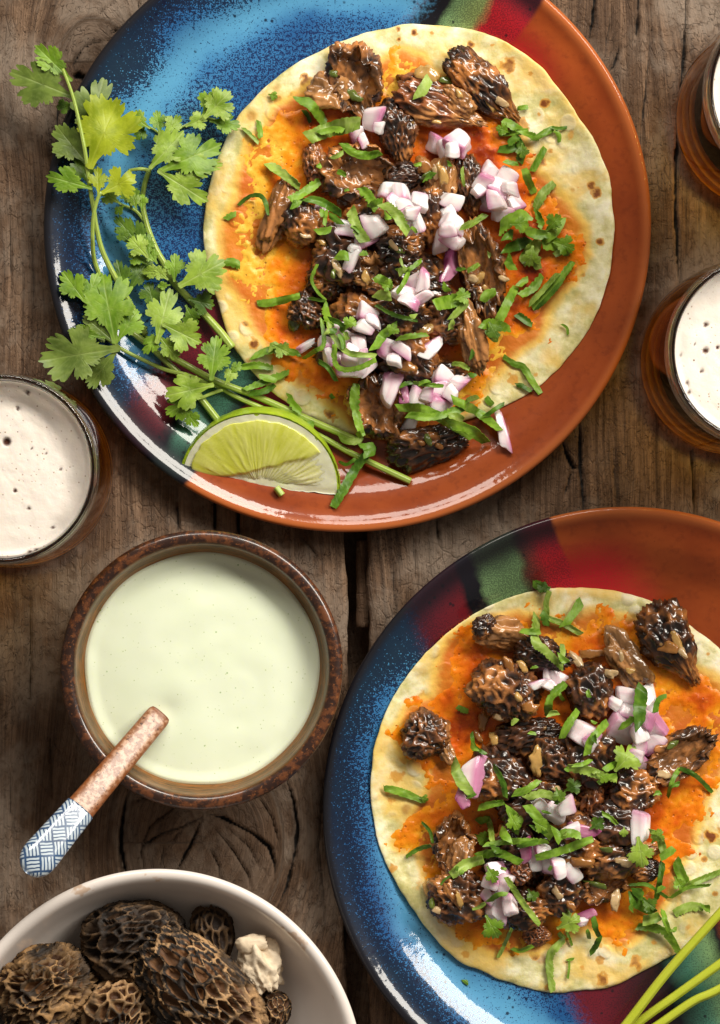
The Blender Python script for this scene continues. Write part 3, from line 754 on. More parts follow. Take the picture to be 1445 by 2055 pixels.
def make_tortilla(outline, chars, cheese, pc, seed, label, holes, hot):
    N = 840; NR = 150
    P = closed_spline(outline, N)
    Ox, Oy = W(P[:, 0], P[:, 1], 30)
    cx, cy = Ox.mean(), Oy.mean()
    dx, dy = Ox - cx, Oy - cy; L = np.hypot(dx, dy)
    L = L + (fbm(np.column_stack([np.cos(np.linspace(0, 2 * np.pi, N)) * 9, np.sin(np.linspace(0, 2 * np.pi, N)) * 9]), seed, 3) - .5) * 7
    ang = np.arctan2(dy, dx)
    f = np.concatenate([np.linspace(.004, .97, NR - 8), .97 + .03 * np.sin(np.linspace(.1, np.pi / 2, 8))])
    X = cx + (f[:, None] * (L * np.cos(ang))[None, :]).ravel(); Y = cy + (f[:, None] * (L * np.sin(ang))[None, :]).ravel()
    Fr = np.repeat(f, N)
    th = 9.5 + 5 * (fbm(np.column_stack([X / 70, Y / 70]), seed, 3) - .4) + 4 * (fbm(np.column_stack([X / 22, Y / 22]), seed + 3, 3) - .5)
    th -= 2.5 * sstep(.86, .965, Fr)
    th = th * np.sqrt(np.clip(1 - np.clip((Fr - .955) / .046, 0, 1) ** 2, 0.02, 1))
    base = plate_z(np.hypot(X - pc[0], Y - pc[1])) + 1.5
    lift = 9 * sstep(.6, 1.0, Fr) * sstep(.35, .7, fbm(np.column_stack([np.cos(np.tile(ang, len(f))) * 1.7, np.sin(np.tile(ang, len(f))) * 1.7]), seed + 8, 2))
    Z = base + lift + th
    # back to photo coordinates for the spots that were noted there
    k = (D - Z) / D; ux = VX + (X + CX - VX) / k; uy = VY + (-(Y) + CY - VY) / k
    ch = np.zeros(len(X)); jn = (fbm(np.column_stack([X / 9, Y / 9]), 50 + seed, 3) - .5)
    rr_ = np.random.RandomState(seed + 70); oc = np.array(outline, float); cc = oc.mean(0); extra = []
    for k_ in range(46):
        p_ = oc[rr_.randint(len(oc))] + rr_.uniform(-25, 25, 2); q_ = cc + (p_ - cc) * rr_.uniform(.72, .96); extra.append((q_[0], q_[1], rr_.choice([3.5, 5, 7, 11, 16]), rr_.uniform(.22, .62)))
    for hx, hy, hr, hs in list(chars) + extra:
        d = np.hypot(ux - hx, uy - hy) / hr + jn * 1.3; ch = np.maximum(ch, hs * (1 - sstep(.35, 1.15, d)))
    sd = in_poly_sd(ux, uy, cheese); oil = sstep(-40, 15, sd)
    V = np.column_stack([X, Y, Z]); n0 = len(V)
    low = V[-N:].copy(); low[:, 2] = (base + lift)[-N:] - .5
    mid = np.column_stack([cx + (low[:, 0] - cx) * .9, cy + (low[:, 1] - cy) * .9, plate_z(np.hypot(cx + (low[:, 0] - cx) * .9 - pc[0], cy + (low[:, 1] - cy) * .9 - pc[1])) + .8])
    V = np.vstack([V, low, mid, [[cx, cy, Z[:N].mean()]], [[cx, cy, 13]]])
    q = np.arange(N); q2 = (q + 1) % N
    F = [gridf(NR + 2, N, wrap_v=True), np.column_stack([np.full(N, n0 + 2 * N), q, q2]), np.column_stack([np.full(N, n0 + 2 * N + 1), n0 + N + q2, n0 + N + q])]
    pad = lambda a: np.concatenate([a, np.repeat(a[-N:][None], 2, 0).ravel(), [a[0], a[0]]])
    root = empty("taco_tortilla", cx, cy, 12)
    tag(root, label, "tortilla", "open tacos on tortillas")
    build("flatbread", V, F, TORT, root, attrs=dict(char=pad(ch), oil=pad(oil)))
    hm_add(V, 1)
    # ------ melted cheese: a crust of uneven thickness that runs out into the bread
    x0, y0 = min(p[0] for p in cheese) - 60, min(p[1] for p in cheese) - 60; x1, y1 = max(p[0] for p in cheese) + 60, max(p[1] for p in cheese) + 60
    gx = np.arange(x0, x1, 3.6); gy = np.arange(y0, y1, 3.6)
    GX, GY = np.meshgrid(gx, gy, indexing='ij'); nx, ny = GX.shape; gx, gy = GX.ravel(), GY.ravel()
    X, Y = W(gx, gy, 34)
    # bread height under each point (bilinear lookup in polar grid)
    a = np.arctan2(Y - cy, X - cx); order = np.argsort(ang); ia = np.interp(a, ang[order], np.arange(N)[order], period=2 * np.pi)
    Lr = np.interp(a, ang[order], L[order], period=2 * np.pi); fr = np.clip(np.hypot(X - cx, Y - cy) / Lr, .004, 1)
    Zg = Z.reshape(NR, N); fi = np.interp(fr, f, np.arange(NR)); i0 = np.clip(fi.astype(int), 0, NR - 2); t = fi - i0; j = np.round(ia).astype(int) % N
    bz = Zg[i0, j] * (1 - t) + Zg[i0 + 1, j] * t
    sd = in_poly_sd(gx, gy, cheese)
    for hx, hy, hr in holes: sd = np.minimum(sd, (np.hypot(gx - hx, gy - hy) - hr))
    q1 = fbm(np.column_stack([X / 34, Y / 34]), seed + 20, 4); q2_ = fbm(np.column_stack([X / 8, Y / 8]), seed + 30, 3)
    s = sd + (q1 - .5) * 95 + (q2_ - .5) * 34
    wet = sstep(.42, .62, fbm(np.column_stack([X / 60, Y / 60]), seed + 60, 2)); t = sstep(-14, 40, s) * 3.6 + sstep(30, 130, s) * 1.5 + (q2_ - .5) * (2.6 - 1.8 * wet) + (fbm(np.column_stack([X / 4.2, Y / 4.2]), seed + 40, 2) - .5) * (1.6 - 1.2 * wet) + (q1 - .5) * 2.5 - 1.4
    t = np.where(s < -14, -4.0, t); t = np.minimum(t, 40 * (1 - fr) * 5 - 3)
    keep = t > -1.6
    heat = .13 + sstep(0, 110, s) * .42 + (q1 - .5) * .5
    for hx, hy, hr, hv in hot: heat = heat + hv * np.exp(-(((gx - hx) ** 2 + (gy - hy) ** 2) / hr ** 2))
    heat = np.clip(heat, 0, 1)
    V = np.column_stack([X, Y, bz + t])
    F = gridf(nx, ny)[:, ::-1]; F = F[keep[F].any(1)]
    used = np.unique(F); rm = np.full(len(V), -1); rm[used] = np.arange(len(used))
    tb = V[used].copy(); bot = tb.copy(); bot[:, 2] = np.minimum(bot[:, 2], (bz[used])) - 3.0
    Ft = rm[F]; m_ = len(used)
    # rim faces so the crust is a closed body
    E = np.concatenate([Ft[:, [0, 1]], Ft[:, [1, 2]], Ft[:, [2, 3]], Ft[:, [3, 0]]]); key = np.sort(E, 1); kk = key[:, 0].astype(np.int64) * m_ + key[:, 1]
    uq, inv, cnt = np.unique(kk, return_inverse=True, return_counts=True); B = E[cnt[inv] == 1]
    build("melted_cheese", np.vstack([tb, bot]), [Ft, Ft[:, ::-1] + m_, np.column_stack([B[:, 1], B[:, 0], B[:, 0] + m_, B[:, 1] + m_])], CHEESE, root, attrs=dict(roast=np.concatenate([heat[used]] * 2)))
    hm_add(tb[t[used] > 0], 1)
    return cx, cy
TC1 = make_tortilla(T1, CH1, C1, PC1, 3, "upper taco's round flour tortilla on the plate with the lime wedge", [(520, 560, 18), (545, 480, 12)], [(515, 400, 110, -.20), (500, 580, 90, -.20), (600, 290, 60, -.1), (560, 560, 90, .12), (640, 230, 70, .25), (980, 300, 110, .30), (1120, 490, 90, .28), (1060, 620, 80, .2), (610, 640, 80, .2), (640, 760, 60, .2), (490, 520, 50, -.15), (840, 130, 60, -.1), (1000, 720, 70, -.12)])
TC2 = make_tortilla(T2, CH2, C2, PC2, 11, "lower taco's round flour tortilla on the plate at the lower right", [(885, 1575, 30), (1360, 1420, 9), (1345, 1400, 8)], [(930, 1330, 90, .28), (900, 1440, 60, .25), (900, 1600, 90, .12), (1380, 1480, 120, .15), (1230, 1290, 80, .1), (1340, 1700, 80, .2), (840, 1680, 40, -.15), (1200, 1850, 60, .1)])

# ================================================================== MORELS
_ico = {}
def ico(sub):
    if sub not in _ico:
        b = bmesh.new(); bmesh.ops.create_icosphere(b, subdivisions=sub, radius=1.0)
        b.verts.ensure_lookup_table()
        _ico[sub] = (np.array([v.co[:] for v in b.verts]), np.array([[v.index for v in f.verts] for f in b.faces], np.int32)); b.free()
    return _ico[sub]

def rot(az, pitch=0.0, roll=0.0):
    ca, sa = math.cos(az), math.sin(az); cp, sp = math.cos(pitch), math.sin(pitch); cr, sr = math.cos(roll), math.sin(roll)
    Rz = np.array([[ca, -sa, 0], [sa, ca, 0], [0, 0, 1]]); Ry = np.array([[cp, 0, -sp], [0, 1, 0], [sp, 0, cp]]); Rx = np.array([[1, 0, 0], [0, cr, -sr], [0, sr, cr]])
    return Rz @ Ry @ Rx

def voronoi(Q, K, rs):
    P = rs.normal(size=(K * 2, 3)); P /= np.linalg.norm(P, axis=1)[:, None]
    # relax: greedy farthest points give even cells
    sel = [0]; d = np.linalg.norm(P - P[0], axis=1)
    for _ in range(K - 1):
        i = int(np.argmax(d * rs.uniform(.7, 1, len(P)))); sel.append(i); d = np.minimum(d, np.linalg.norm(P - P[i], axis=1))
    return P[sel]

def morel(L, Wd, H, seed, cells=60, depth=.2, elong=1.5, sub=4, taper=.25, lump=.25, warp=.25, kind='cap', wrinkle=.06, ridge_w=.55, flat=.0):
    """returns local vertices (long axis X, up Z), faces, tone (1 ridge .. 0 pit), pale"""
    rs = np.random.RandomState(seed)
    U, F = ico(sub)
    q = U.copy(); q[:, 0] /= elong
    q = q + warp * (np.column_stack([fbm(U * 2.2, seed + i * 7, 2) for i in range(3)]) - .5)
    Pn = voronoi(q, cells, rs); Pn[:, 0] /= elong
    d2 = (q ** 2).sum(1)[:, None] + (Pn ** 2).sum(1)[None] - 2 * q @ Pn.T
    part = np.partition(d2, 1, axis=1); f1 = np.sqrt(np.maximum(part[:, 0], 0)); f2 = np.sqrt(np.maximum(part[:, 1], 0))
    hi0 = fbm(U * 5, seed + 60, 3) - .5
    cs = math.sqrt(4 * math.pi / elong / cells)
    e = (f2 - f1) / cs
    rid = (1 - np.clip(e / ridge_w, 0, 1)) ** 1.5 if ridge_w != .95 else 1 - sstep(.07, .42, e + hi0 * .16)
    vf = fbm(U * 15, seed + 55, 3) - .5
    lo = fbm(U * 1.6, seed + 40, 2) - .5; hi = fbm(U * 7, seed + 50, 4) - .5
    rid = np.clip(rid + hi * (.35 if ridge_w != .95 else .10), 0, 1)
    r = 1 + lump * lo * 2 + depth * (rid - .6) + wrinkle * hi * 2 + wrinkle * .12 * vf
    pale = np.zeros(len(U))
    x = U[:, 0]
    wk = 1 - taper * x
    V = U * r[:, None]
    V[:, 1] *= wk; V[:, 2] *= wk
    if kind == 'half':
        # cut open lengthwise: the top is a hollow with a ruffled lip
        m = sstep(.52, .74, U[:, 2] + .30 * hi + .12 * lo)
        fl = fbm(np.column_stack([np.arctan2(U[:, 1], U[:, 0]) * 2.6, U[:, 0] * 0, U[:, 0] * 0 + seed]), seed, 2) - .5
        rim = np.exp(-((U[:, 2] - .55) / .20) ** 2)
        inner = -.35 + .28 * (U[:, 0] ** 2 + U[:, 1] ** 2) * 2.0 + .45 * lo + .34 * hi + .07 * vf
        V[:, 2] = V[:, 2] * (1 - m) + inner * m
        V[:, :2] *= (1 + (rim * (fl * .55 + .08)))[:, None]; V[:, 2] += rim * fl * .3
        pale = np.maximum(m * .75, rim * .55); rid = rid * (1 - m) + m * (.45 + hi * 1.2 + vf * .8)
    if kind == 'stem':
        V[:, 1] *= 1 + .35 * sstep(.3, 1.0, x); V[:, 2] *= 1 + .2 * sstep(.3, 1, x)
        st = fbm(np.column_stack([np.arctan2(U[:, 2], U[:, 1]) * 3, U[:, 0] * .7, U[:, 0] * 0]), seed, 3) - .5
        V *= (1 + .34 * st)[:, None]; pale[:] = 1; rid = np.clip(.5 + st * 1.6, 0, 1)
    if kind == 'capstem':
        m = sstep(.35, .62, x); V[:, 1:] *= (1 - .40 * m)[:, None]; V[:, 0] += .22 * m; pale = m
    if flat: V[:, 2] = np.where(V[:, 2] < -flat, -flat + (V[:, 2] + flat) * .2, V[:, 2])
    V = V * np.array([L / 2, Wd / 2, H / 2])
    return V, F, rid, pale

def cooked_mat(name, dark, brown, tan, gloss=.24):
    m = M(name); o = m.shift()
    t = m.attr("tone"); pl = m.attr("pale")
    n1 = m.noise(o, 120, 5, .65, .5); n2 = m.noise(o, 520, 4, .7); n3 = m.noise(o, 55, 3, .6)
    f = m.add(m.mul(t, .5), m.add(m.mul(m.sub(n1, .5), 1.3), .22))
    col = m.ramp(f, [(.18, tuple(c * .35 for c in dark)), (.40, dark), (.60, tuple(.55 * a + .45 * b for a, b in zip(dark, brown))), (.80, brown), (1.0, tuple(.75 * a + .25 * b for a, b in zip(brown, tan)))])
    col = m.mix(m.mul(m.mul(m.ss(n3, .51, .64), m.ss(t, .1, .6, .3, 1)), .88), col, tan)
    col = m.mix(m.mul(m.ss(m.add(pl, m.mul(m.sub(n1, .5), .6)), .3, .8), .85), col, m.mix(m.ss(m.add(m.mul(n1, .5), m.mul(t, .5)), .3, .7), tuple(c * .30 for c in tan), tuple(.9 * c for c in tan)))
    col = m.mix(m.mul(m.ss(n2, .56, .70), .45), col, tuple(c * .4 for c in dark))
    sv = m.voro(o, 210); sp = m.mul(m.ss(sv.outputs['Distance'], .12, .2, 1, 0), m.ss(m.noise(o, 80, 1), .56, .62))
    col = m.mix(m.mul(sp, .7), col, (.30, .17, .05))
    h = m.add(m.mul(n2, .8), m.mul(n1, .8))
    m.set(Base_Color=col, Roughness=m.ss(n1, .3, .7, .45, .6), Specular_IOR_Level=.2, Coat_Weight=1.0, Coat_Roughness=.10, Coat_IOR=1.55, Normal=m.bump(h, .35, .0008), Coat_Normal=m.bump(n1, .22, .0008))
    return m.mat
COOK = {
    'dark': cooked_mat("braised_morel_dark", (.016, .006, .003), (.115, .038, .012), (.54, .20, .045)),
    'brown': cooked_mat("braised_morel_brown", (.024, .009, .004), (.23, .080, .023), (.60, .24, .065)),
    'tan': cooked_mat("braised_morel_tan", (.12, .040, .010), (.42, .165, .042), (.58, .27, .085)),
    'rust': cooked_mat("braised_morel_rust", (.12, .036, .010), (.44, .135, .036), (.58, .26, .08)),
}
# x, y, length, width, angle (photo, degrees clockwise from +x), kind, tone, label
MOR1 = [
    (700, 520, 150, 120, 20, 'cap', 'dark', "buried dark morel under the onions left of the upper taco's middle"),
    (770, 440, 150, 110, -20, 'cap', 'dark', "buried dark morel under the onion cluster near the upper taco's middle"),
    (865, 440, 120, 110, 60, 'cap', 'dark', "dark morel hidden between two onion heaps, right of the upper taco's middle"),
    (830, 560, 140, 120, 10, 'cap', 'dark', "dark morel beneath the pink onion lump, below the upper taco's middle"),
    (740, 630, 150, 130, 0, 'cap', 'dark', "dark morel under the lower left onion heap of the upper taco"),
    (700, 700, 130, 100, 30, 'cap', 'dark', "dark morel under the largest tangle of cilantro on the upper taco"),
    (820, 720, 130, 120, 40, 'cap', 'dark', "dark morel below centre of the upper taco, beside a lone onion strip"),
    (880, 760, 110, 80, 0, 'cap', 'brown', "brown morel beneath the lower right onion heap of the upper taco"),
    (716, 350, 140, 118, 20, 'half', 'brown', "wide split morel with a wavy lip, left of the upper taco's oval whole morel"),
    (633, 328, 50, 90, 0, 'cap', 'rust', "small reddish brown morel bit left of the wide split morel, upper taco"),
    (655, 185, 78, 74, 10, 'stem', 'tan', "pale stem stub left of the hollow upright morel on the upper taco"),
    (712, 158, 148, 104, 84, 'half', 'brown', "hollow halved morel standing open at the top left of the upper taco"),
    (868, 208, 166, 84, 22, 'capstem', 'rust', "large brown morel with an orange stem, top middle of the upper taco"),
    (917, 205, 74, 48, 40, 'stem', 'rust', "orange curled stem end on the top middle morel of the upper taco"),
    (963, 172, 168, 82, 45, 'capstem', 'dark', "dark elongated morel nearest the upper right rim of the upper taco"),
    (800, 266, 120, 78, 82, 'cap', 'brown', "whole oval honeycombed morel near the top middle of the upper taco"),
    (557, 430, 146, 58, 108, 'stem', 'brown', "long twisted brown morel strip at the left end of the upper taco's filling"),
    (612, 450, 94, 86, 30, 'cap', 'dark', "rough blackish morel right of the long twisted strip, upper taco"),
    (812, 352, 84, 62, 0, 'cap', 'dark', "small dark morel just under the oval whole morel, upper taco"),
    (885, 370, 104, 62, 100, 'stem', 'tan', "yellowish translucent stem left of the onion pair right of centre, upper taco"),
    (936, 372, 128, 60, 80, 'cap', 'brown', "upright brown morel between two onion clusters, right side of the upper taco"),
    (800, 488, 92, 86, 0, 'cap', 'dark', "dark morel flecked with green herbs in the middle of the upper taco"),
    (760, 552, 118, 74, 20, 'half', 'tan', "golden open morel slice below the upper taco's middle"),
    (660, 562, 86, 82, 0, 'cap', 'dark', "dark knobbly morel at the lower left of the upper taco's filling"),
    (620, 626, 78, 70, 40, 'cap', 'brown', "small brown morel at the lower left edge of the upper taco's filling"),
    (966, 545, 192, 84, 80, 'half', 'brown', "long open morel full of golden bits, right side of the upper taco"),
    (906, 640, 110, 108, 30, 'capstem', 'brown', "dark glossy morel right of the golden garlic chip, upper taco"),
    (946, 676, 140, 56, 76, 'stem', 'rust', "orange brown morel strip along the filling's right edge, upper taco"),
    (818, 634, 92, 72, 0, 'cap', 'dark', "dark pitted morel under the thin cilantro ribbon, upper taco"),
    (758, 815, 120, 104, 70, 'half', 'brown', "ruffled torn morel at the bottom of the upper taco's filling"),
    (866, 896, 158, 84, -14, 'cap', 'dark', "dark morel hanging over the tortilla's bottom edge onto the upper plate"),
]
MOR2 = [
    (1000, 1560, 130, 110, 20, 'cap', 'dark', "buried dark morel left of the lower taco's middle, under cilantro"),
    (1080, 1620, 150, 120, 0, 'cap', 'dark', "buried dark morel beneath the cilantro heap, middle of the lower taco"),
    (1180, 1520, 130, 120, 60, 'cap', 'dark', "buried dark morel right of the lower taco's middle"),
    (1160, 1690, 140, 110, 0, 'cap', 'dark', "buried dark morel under the white onion row of the lower taco"),
    (1040, 1720, 130, 110, 40, 'cap', 'dark', "buried dark morel under the lower left onion pair of the lower taco"),
    (1050, 1820, 120, 90, 0, 'cap', 'dark', "dark morel at the bottom of the lower taco's filling"),
    (1236, 1650, 120, 100, 0, 'cap', 'dark', "buried dark morel left of the tall onion piece, lower taco"),
    (857, 1476, 92, 90, 20, 'cap', 'brown', "round ball shaped morel alone on the left of the lower taco"),
    (897, 1512, 44, 34, 60, 'stem', 'tan', "tan stem stub just below the round morel, lower taco"),
    (1010, 1270, 112, 72, 10, 'stem', 'rust', "orange brown torn morel at the top left of the lower taco"),
    (972, 1256, 50, 40, -40, 'cap', 'dark', "small dark ruffled scrap on the torn orange morel, lower taco"),
    (1090, 1315, 112, 68, 14, 'cap', 'dark', "smooth blackish oval morel at the top of the lower taco"),
    (1017, 1388, 136, 124, 45, 'cap', 'brown', "big sauced morel with pale bits, upper left of the lower taco"),
    (1186, 1390, 104, 92, 70, 'cap', 'dark', "round dark wrinkled morel, upper middle of the lower taco"),
    (1256, 1325, 122, 66, 56, 'stem', 'tan', "golden tan morel lump, upper right of the lower taco"),
    (1346, 1288, 158, 100, 58, 'capstem', 'dark', "black knobbly morel by the upper right tortilla rim, lower taco"),
    (1057, 1476, 136, 74, -12, 'cap', 'dark', "long oval dark morel left of the lower taco's middle"),
    (1113, 1534, 104, 98, 30, 'capstem', 'brown', "brown morel with a tan shoulder, middle of the lower taco"),
    (1368, 1514, 156, 84, -30, 'half', 'brown', "large ruffled brown morel at the right of the lower taco"),
    (1181, 1606, 92, 60, 96, 'cap', 'rust', "orange brown morel chunk below the lower taco's middle"),
    (1270, 1590, 104, 92, 10, 'cap', 'dark', "dark crinkled morel below the ruffled brown one, lower taco"),
    (909, 1694, 112, 80, 100, 'half', 'brown', "folded dark rimmed morel on the left of the lower taco"),
    (922, 1720, 74, 46, 110, 'stem', 'rust', "shiny orange morel strip inside the folded left morel, lower taco"),
    (924, 1800, 122, 112, 30, 'cap', 'brown', "dark morel with a golden U shaped strip, lower left of the lower taco"),
    (1238, 1716, 150, 92, -10, 'capstem', 'brown', "dark morel flecked with tan, right of the white onion row, lower taco"),
    (1298, 1742, 64, 48, 0, 'cap', 'dark', "small smooth black morel tip at the right, lower taco"),
    (1212, 1780, 96, 62, -14, 'half', 'brown', "thin ridged morel slice at the lower right, lower taco"),
    (1121, 1792, 96, 96, 0, 'cap', 'brown', "shiny brown morel at the lower middle of the lower taco"),
    (1076, 1876, 52, 46, 0, 'cap', 'rust', "small reddish morel crumb at the bottom of the lower taco"),
    (1046, 1748, 46, 52, 0, 'cap', 'rust', "small orange brown lump beside the lower left onions, lower taco"),
]
def place_morel(i, x, y, L, Wd, ang, kind, tone, label, group, seed):
    rs = np.random.RandomState(seed)
    H = min(L, Wd) * rs.uniform(.68, .85)
    if kind == 'stem': args = dict(cells=22, depth=.08, elong=2.0, lump=.45, taper=.1, wrinkle=.16)
    elif kind == 'half': args = dict(cells=64, depth=.26, elong=1.2, lump=.26, taper=.12)
    else: args = dict(cells=int(rs.choice([70, 95, 130])), depth=rs.uniform(.20, .28), elong=rs.uniform(1.2, 1.7), lump=.30, taper=rs.uniform(.1, .3), ridge_w=.75)
    V, F, tone_a, pale = morel(L, Wd, H, seed, sub=5, kind=kind, wrinkle=args.pop('wrinkle', .11), warp=.35, flat=.55, **args)
    R = rot(math.radians(-ang), rs.uniform(-.12, .12), rs.uniform(-.2, .2) if kind in ('half', 'stem') else rs.uniform(-.6, .6))
    V = V @ R.T
    X, Y = W(x, y, 60); g = hm_disc(X, Y, min(L, Wd) * .36, 45)
    lowz = np.percentile(V[:, 2], 8)
    z = g - lowz - 3
    X, Y = W(x, y, z)
    V = V + np.array([X, Y, z])
    o = build("cooked_morel", V, F, COOK[tone], attrs=dict(tone=tone_a, pale=pale))
    tag(o, label, "mushroom", group); hm_add(V, 0)
    return o
for i, a in enumerate(MOR1): place_morel(i, *a, "braised morels on the upper taco", 100 + i)
for i, a in enumerate(MOR2): place_morel(i, *a, "braised morels on the lower taco", 200 + i)

# ---------------- raw morels in the white bowl
def raw_mat(name, pit_d, pit_l, ridge):
    m = M(name); o = m.shift(); t = m.attr("tone")
    n1 = m.noise(o, 60, 4, .6); n2 = m.noise(o, 400, 4, .65); n3 = m.noise(o, 24, 2, .5)
    pit = m.mix(m.ss(m.add(n1, m.mul(m.sub(n3, .5), .8)), .36, .66), pit_d, pit_l)
    f = m.add(t, m.mul(m.sub(n2, .5), .35))
    col = m.mix(m.ss(f, .0, .30), m.mix(.5, pit, pit_d), pit)  # pit floors coloured darker, standing in for the shade deep inside them
    col = m.mix(m.ss(m.add(f, m.mul(m.sub(n1, .5), .9)), .38, .62), col, m.mix(m.ss(n3, .36, .54), ridge, (.014, .009, .006)))
    col = m.mix(m.ss(m.add(f, m.mul(m.sub(n2, .5), .6)), .80, 1.0), col, m.mix(m.ss(n1, .42, .58), tuple(1.3 * a for a in ridge), (.016, .010, .007)))
    pl = m.attr("pale"); col = m.mix(pl, col, m.mix(n1, (.62, .45, .28), (.92, .82, .64)))
    m.set(Base_Color=col, Roughness=.62, Specular_IOR_Level=.3, Normal=m.bump(m.add(n2, m.mul(n1, .5)), .5, .0008))
    return m.mat
RAWD = raw_mat("raw_morel_black", (.018, .009, .005), (.060, .030, .013), (.11, .064, .031))
RAWT = raw_mat("raw_morel_tan", (.070, .029, .011), (.22, .105, .042), (.38, .225, .105))
RAWG = raw_mat("raw_morel_gold", (.048, .020, .008), (.17, .080, .028), (.30, .170, .070))
def raw(x, y, L, Wd, H, ang, z, mat, label, seed, pitch=0.0, roll=0.0, **kw):
    args = dict(cells=150, depth=.25, elong=1.55, lump=.12, taper=.18, warp=.22, ridge_w=.95, sub=6, wrinkle=.035); args.update(kw)
    V, F, t, pale = morel(L, Wd, H, seed, **args)
    V = V @ rot(math.radians(-ang), pitch, roll).T
    X, Y = W(x, y, z); V = V + np.array([X, Y, z])
    o = build("raw_morel", V, F, mat, attrs=dict(tone=t, pale=pale)); tag(o, label, "mushroom", "raw morels in the cream bowl"); hm_add(V)
RG = 1
raw(268, 1888, 200, 156, 150, -12, 128, RAWD, "black honeycombed morel against the top inside of the cream bowl", 301, cells=170, elong=2.0, warp=.3)
raw(428, 1880, 122, 80, 80, 80, 120, RAWD, "small narrow black morel beside the white stem in the cream bowl", 302, cells=90, sub=5)
raw(520, 1944, 112, 86, 76, 70, 150, RAWD, "pale cream crumpled morel stem on the right in the bowl", 303, kind='stem', cells=26, depth=.12, lump=.4, sub=5, wrinkle=.12)
raw(506, 1893, 60, 36, 34, -8, 172, RAWD, "short pale broken stub on top of the crumpled stem in the bowl", 304, kind='stem', cells=8, depth=.05, lump=.3, sub=4, wrinkle=.05)
raw(548, 2030, 80, 68, 60, 90, 120, RAWT, "small brown morel below the pale stem in the cream bowl", 305, cells=70, sub=5)
raw(85, 1990, 215, 168, 160, -28, 150, RAWG, "large golden brown morel at the left inside of the cream bowl", 306, cells=270, elong=2.3, warp=.3, taper=.12)
raw(240, 2028, 150, 136, 130, -50, 150, RAWT, "tan pitted morel at the bottom middle, in front of the big one", 307, cells=150, elong=1.3)
raw(398, 1990, 292, 172, 166, 40, 166, RAWT, "biggest tan morel with black ridges lying across the cream bowl", 308, cells=250, elong=1.7, pitch=.05, taper=.02, depth=.22)
raw(130, 2130, 190, 150, 130, 10, 120, RAWD, "dark morel at the photo's bottom edge in the cream bowl", 309, cells=120, sub=5)
raw(340, 2150, 220, 160, 140, -10, 110, RAWD, "black morel under the biggest one at the photo's bottom edge", 310, cells=120, sub=5)
# ================================================================== LABELS FROM NEIGHBOURS
LM1 = [((712, 150), "the hollow upright morel at the upper taco's top"), ((868, 205), "the big morel at the upper taco's top middle"), ((965, 170), "the dark morel at the upper taco's top right"),
       ((800, 266), "the oval whole morel on the upper taco"), ((716, 350), "the wide split morel on the upper taco"), ((557, 430), "the twisted strip at the upper taco's left end"),
       ((620, 450), "the blackish morel left on the upper taco"), ((900, 370), "the translucent stem on the upper taco"), ((995, 380), "the big onion heap at the upper taco's right"),
       ((800, 488), "the green flecked morel mid upper taco"), ((755, 552), "the golden slice on the upper taco"), ((968, 545), "the long open morel on the upper taco"), ((830, 580), "the pink onion lump on the upper taco"),
       ((700, 700), "the lower left onion heap of the upper taco"), ((900, 660), "the glossy morel right on the upper taco"), ((758, 815), "the ruffled morel at the upper taco's bottom"), ((860, 900), "the morel overhanging the upper tortilla"),
       ((1090, 480), "the cilantro heap at the upper taco's right"), ((1060, 270), "the cilantro tuft at the upper taco's upper right"), ((660, 560), "the knobbly morel at the upper taco's lower left"), ((490, 600), "the upper tortilla's lower left rim"),
       ((500, 270), "the upper tortilla's upper left rim"), ((1090, 740), "the upper tortilla's lower right rim"), ((1100, 580), "the striped cilantro bundle on the upper taco"), ((900, 780), "the lower right onion heap of the upper taco")]
LM2 = [((857, 1476), "the round morel left on the lower taco"), ((1008, 1268), "the torn orange morel on the lower taco"), ((1090, 1314), "the smooth oval morel atop the lower taco"), ((1017, 1388), "the big sauced morel on the lower taco"),
       ((1186, 1390), "the round wrinkled morel on the lower taco"), ((1256, 1325), "the golden lump on the lower taco"), ((1346, 1288), "the black knobbly morel on the lower taco"), ((1057, 1476), "the long oval morel on the lower taco"),
       ((1113, 1534), "the tan shouldered morel on the lower taco"), ((1370, 1514), "the ruffled brown morel on the lower taco"), ((1181, 1606), "the orange chunk mid lower taco"), ((1270, 1590), "the crinkled morel on the lower taco"),
       ((909, 1694), "the folded morel left on the lower taco"), ((920, 1800), "the morel with the golden strip, lower taco"), ((1238, 1716), "the tan flecked morel on the lower taco"), ((1121, 1792), "the shiny brown morel on the lower taco"),
       ((1290, 1440), "the big onion heap of the lower taco"), ((1030, 1640), "the cilantro heap mid lower taco"), ((1110, 1738), "the white onion row on the lower taco"), ((1000, 1765), "the lower left onion pair of the lower taco"),
       ((800, 1600), "the lower tortilla's left rim"), ((1110, 1200), "the lower tortilla's top rim"), ((1330, 1720), "the lower tortilla's toasted right spot"), ((1110, 1930), "the lower tortilla's bottom rim"), ((1330, 1850), "the lower tortilla's lower right rim")]
def where(x, y):
    lms = LM1 if y < 1050 else LM2
    d = [math.hypot(p[0] - x, p[1] - y) for p, _ in lms]; i = int(np.argmin(d)); (px, py), ph = lms[i]
    dx, dy = x - px, y - py
    if d[i] < 20: return "on " + ph, i
    if abs(dx) > 2.2 * abs(dy): r = "right of " if dx > 0 else "left of "
    elif abs(dy) > 2.2 * abs(dx): r = "below " if dy > 0 else "above "
    else: r = ("lower " if dy > 0 else "upper ") + ("right of " if dx > 0 else "left of ")
    return r + ph, i
_pending = []
def later(o, adj, noun, cat, x, y, group): _pending.append((o, adj, noun, cat, x, y, group))
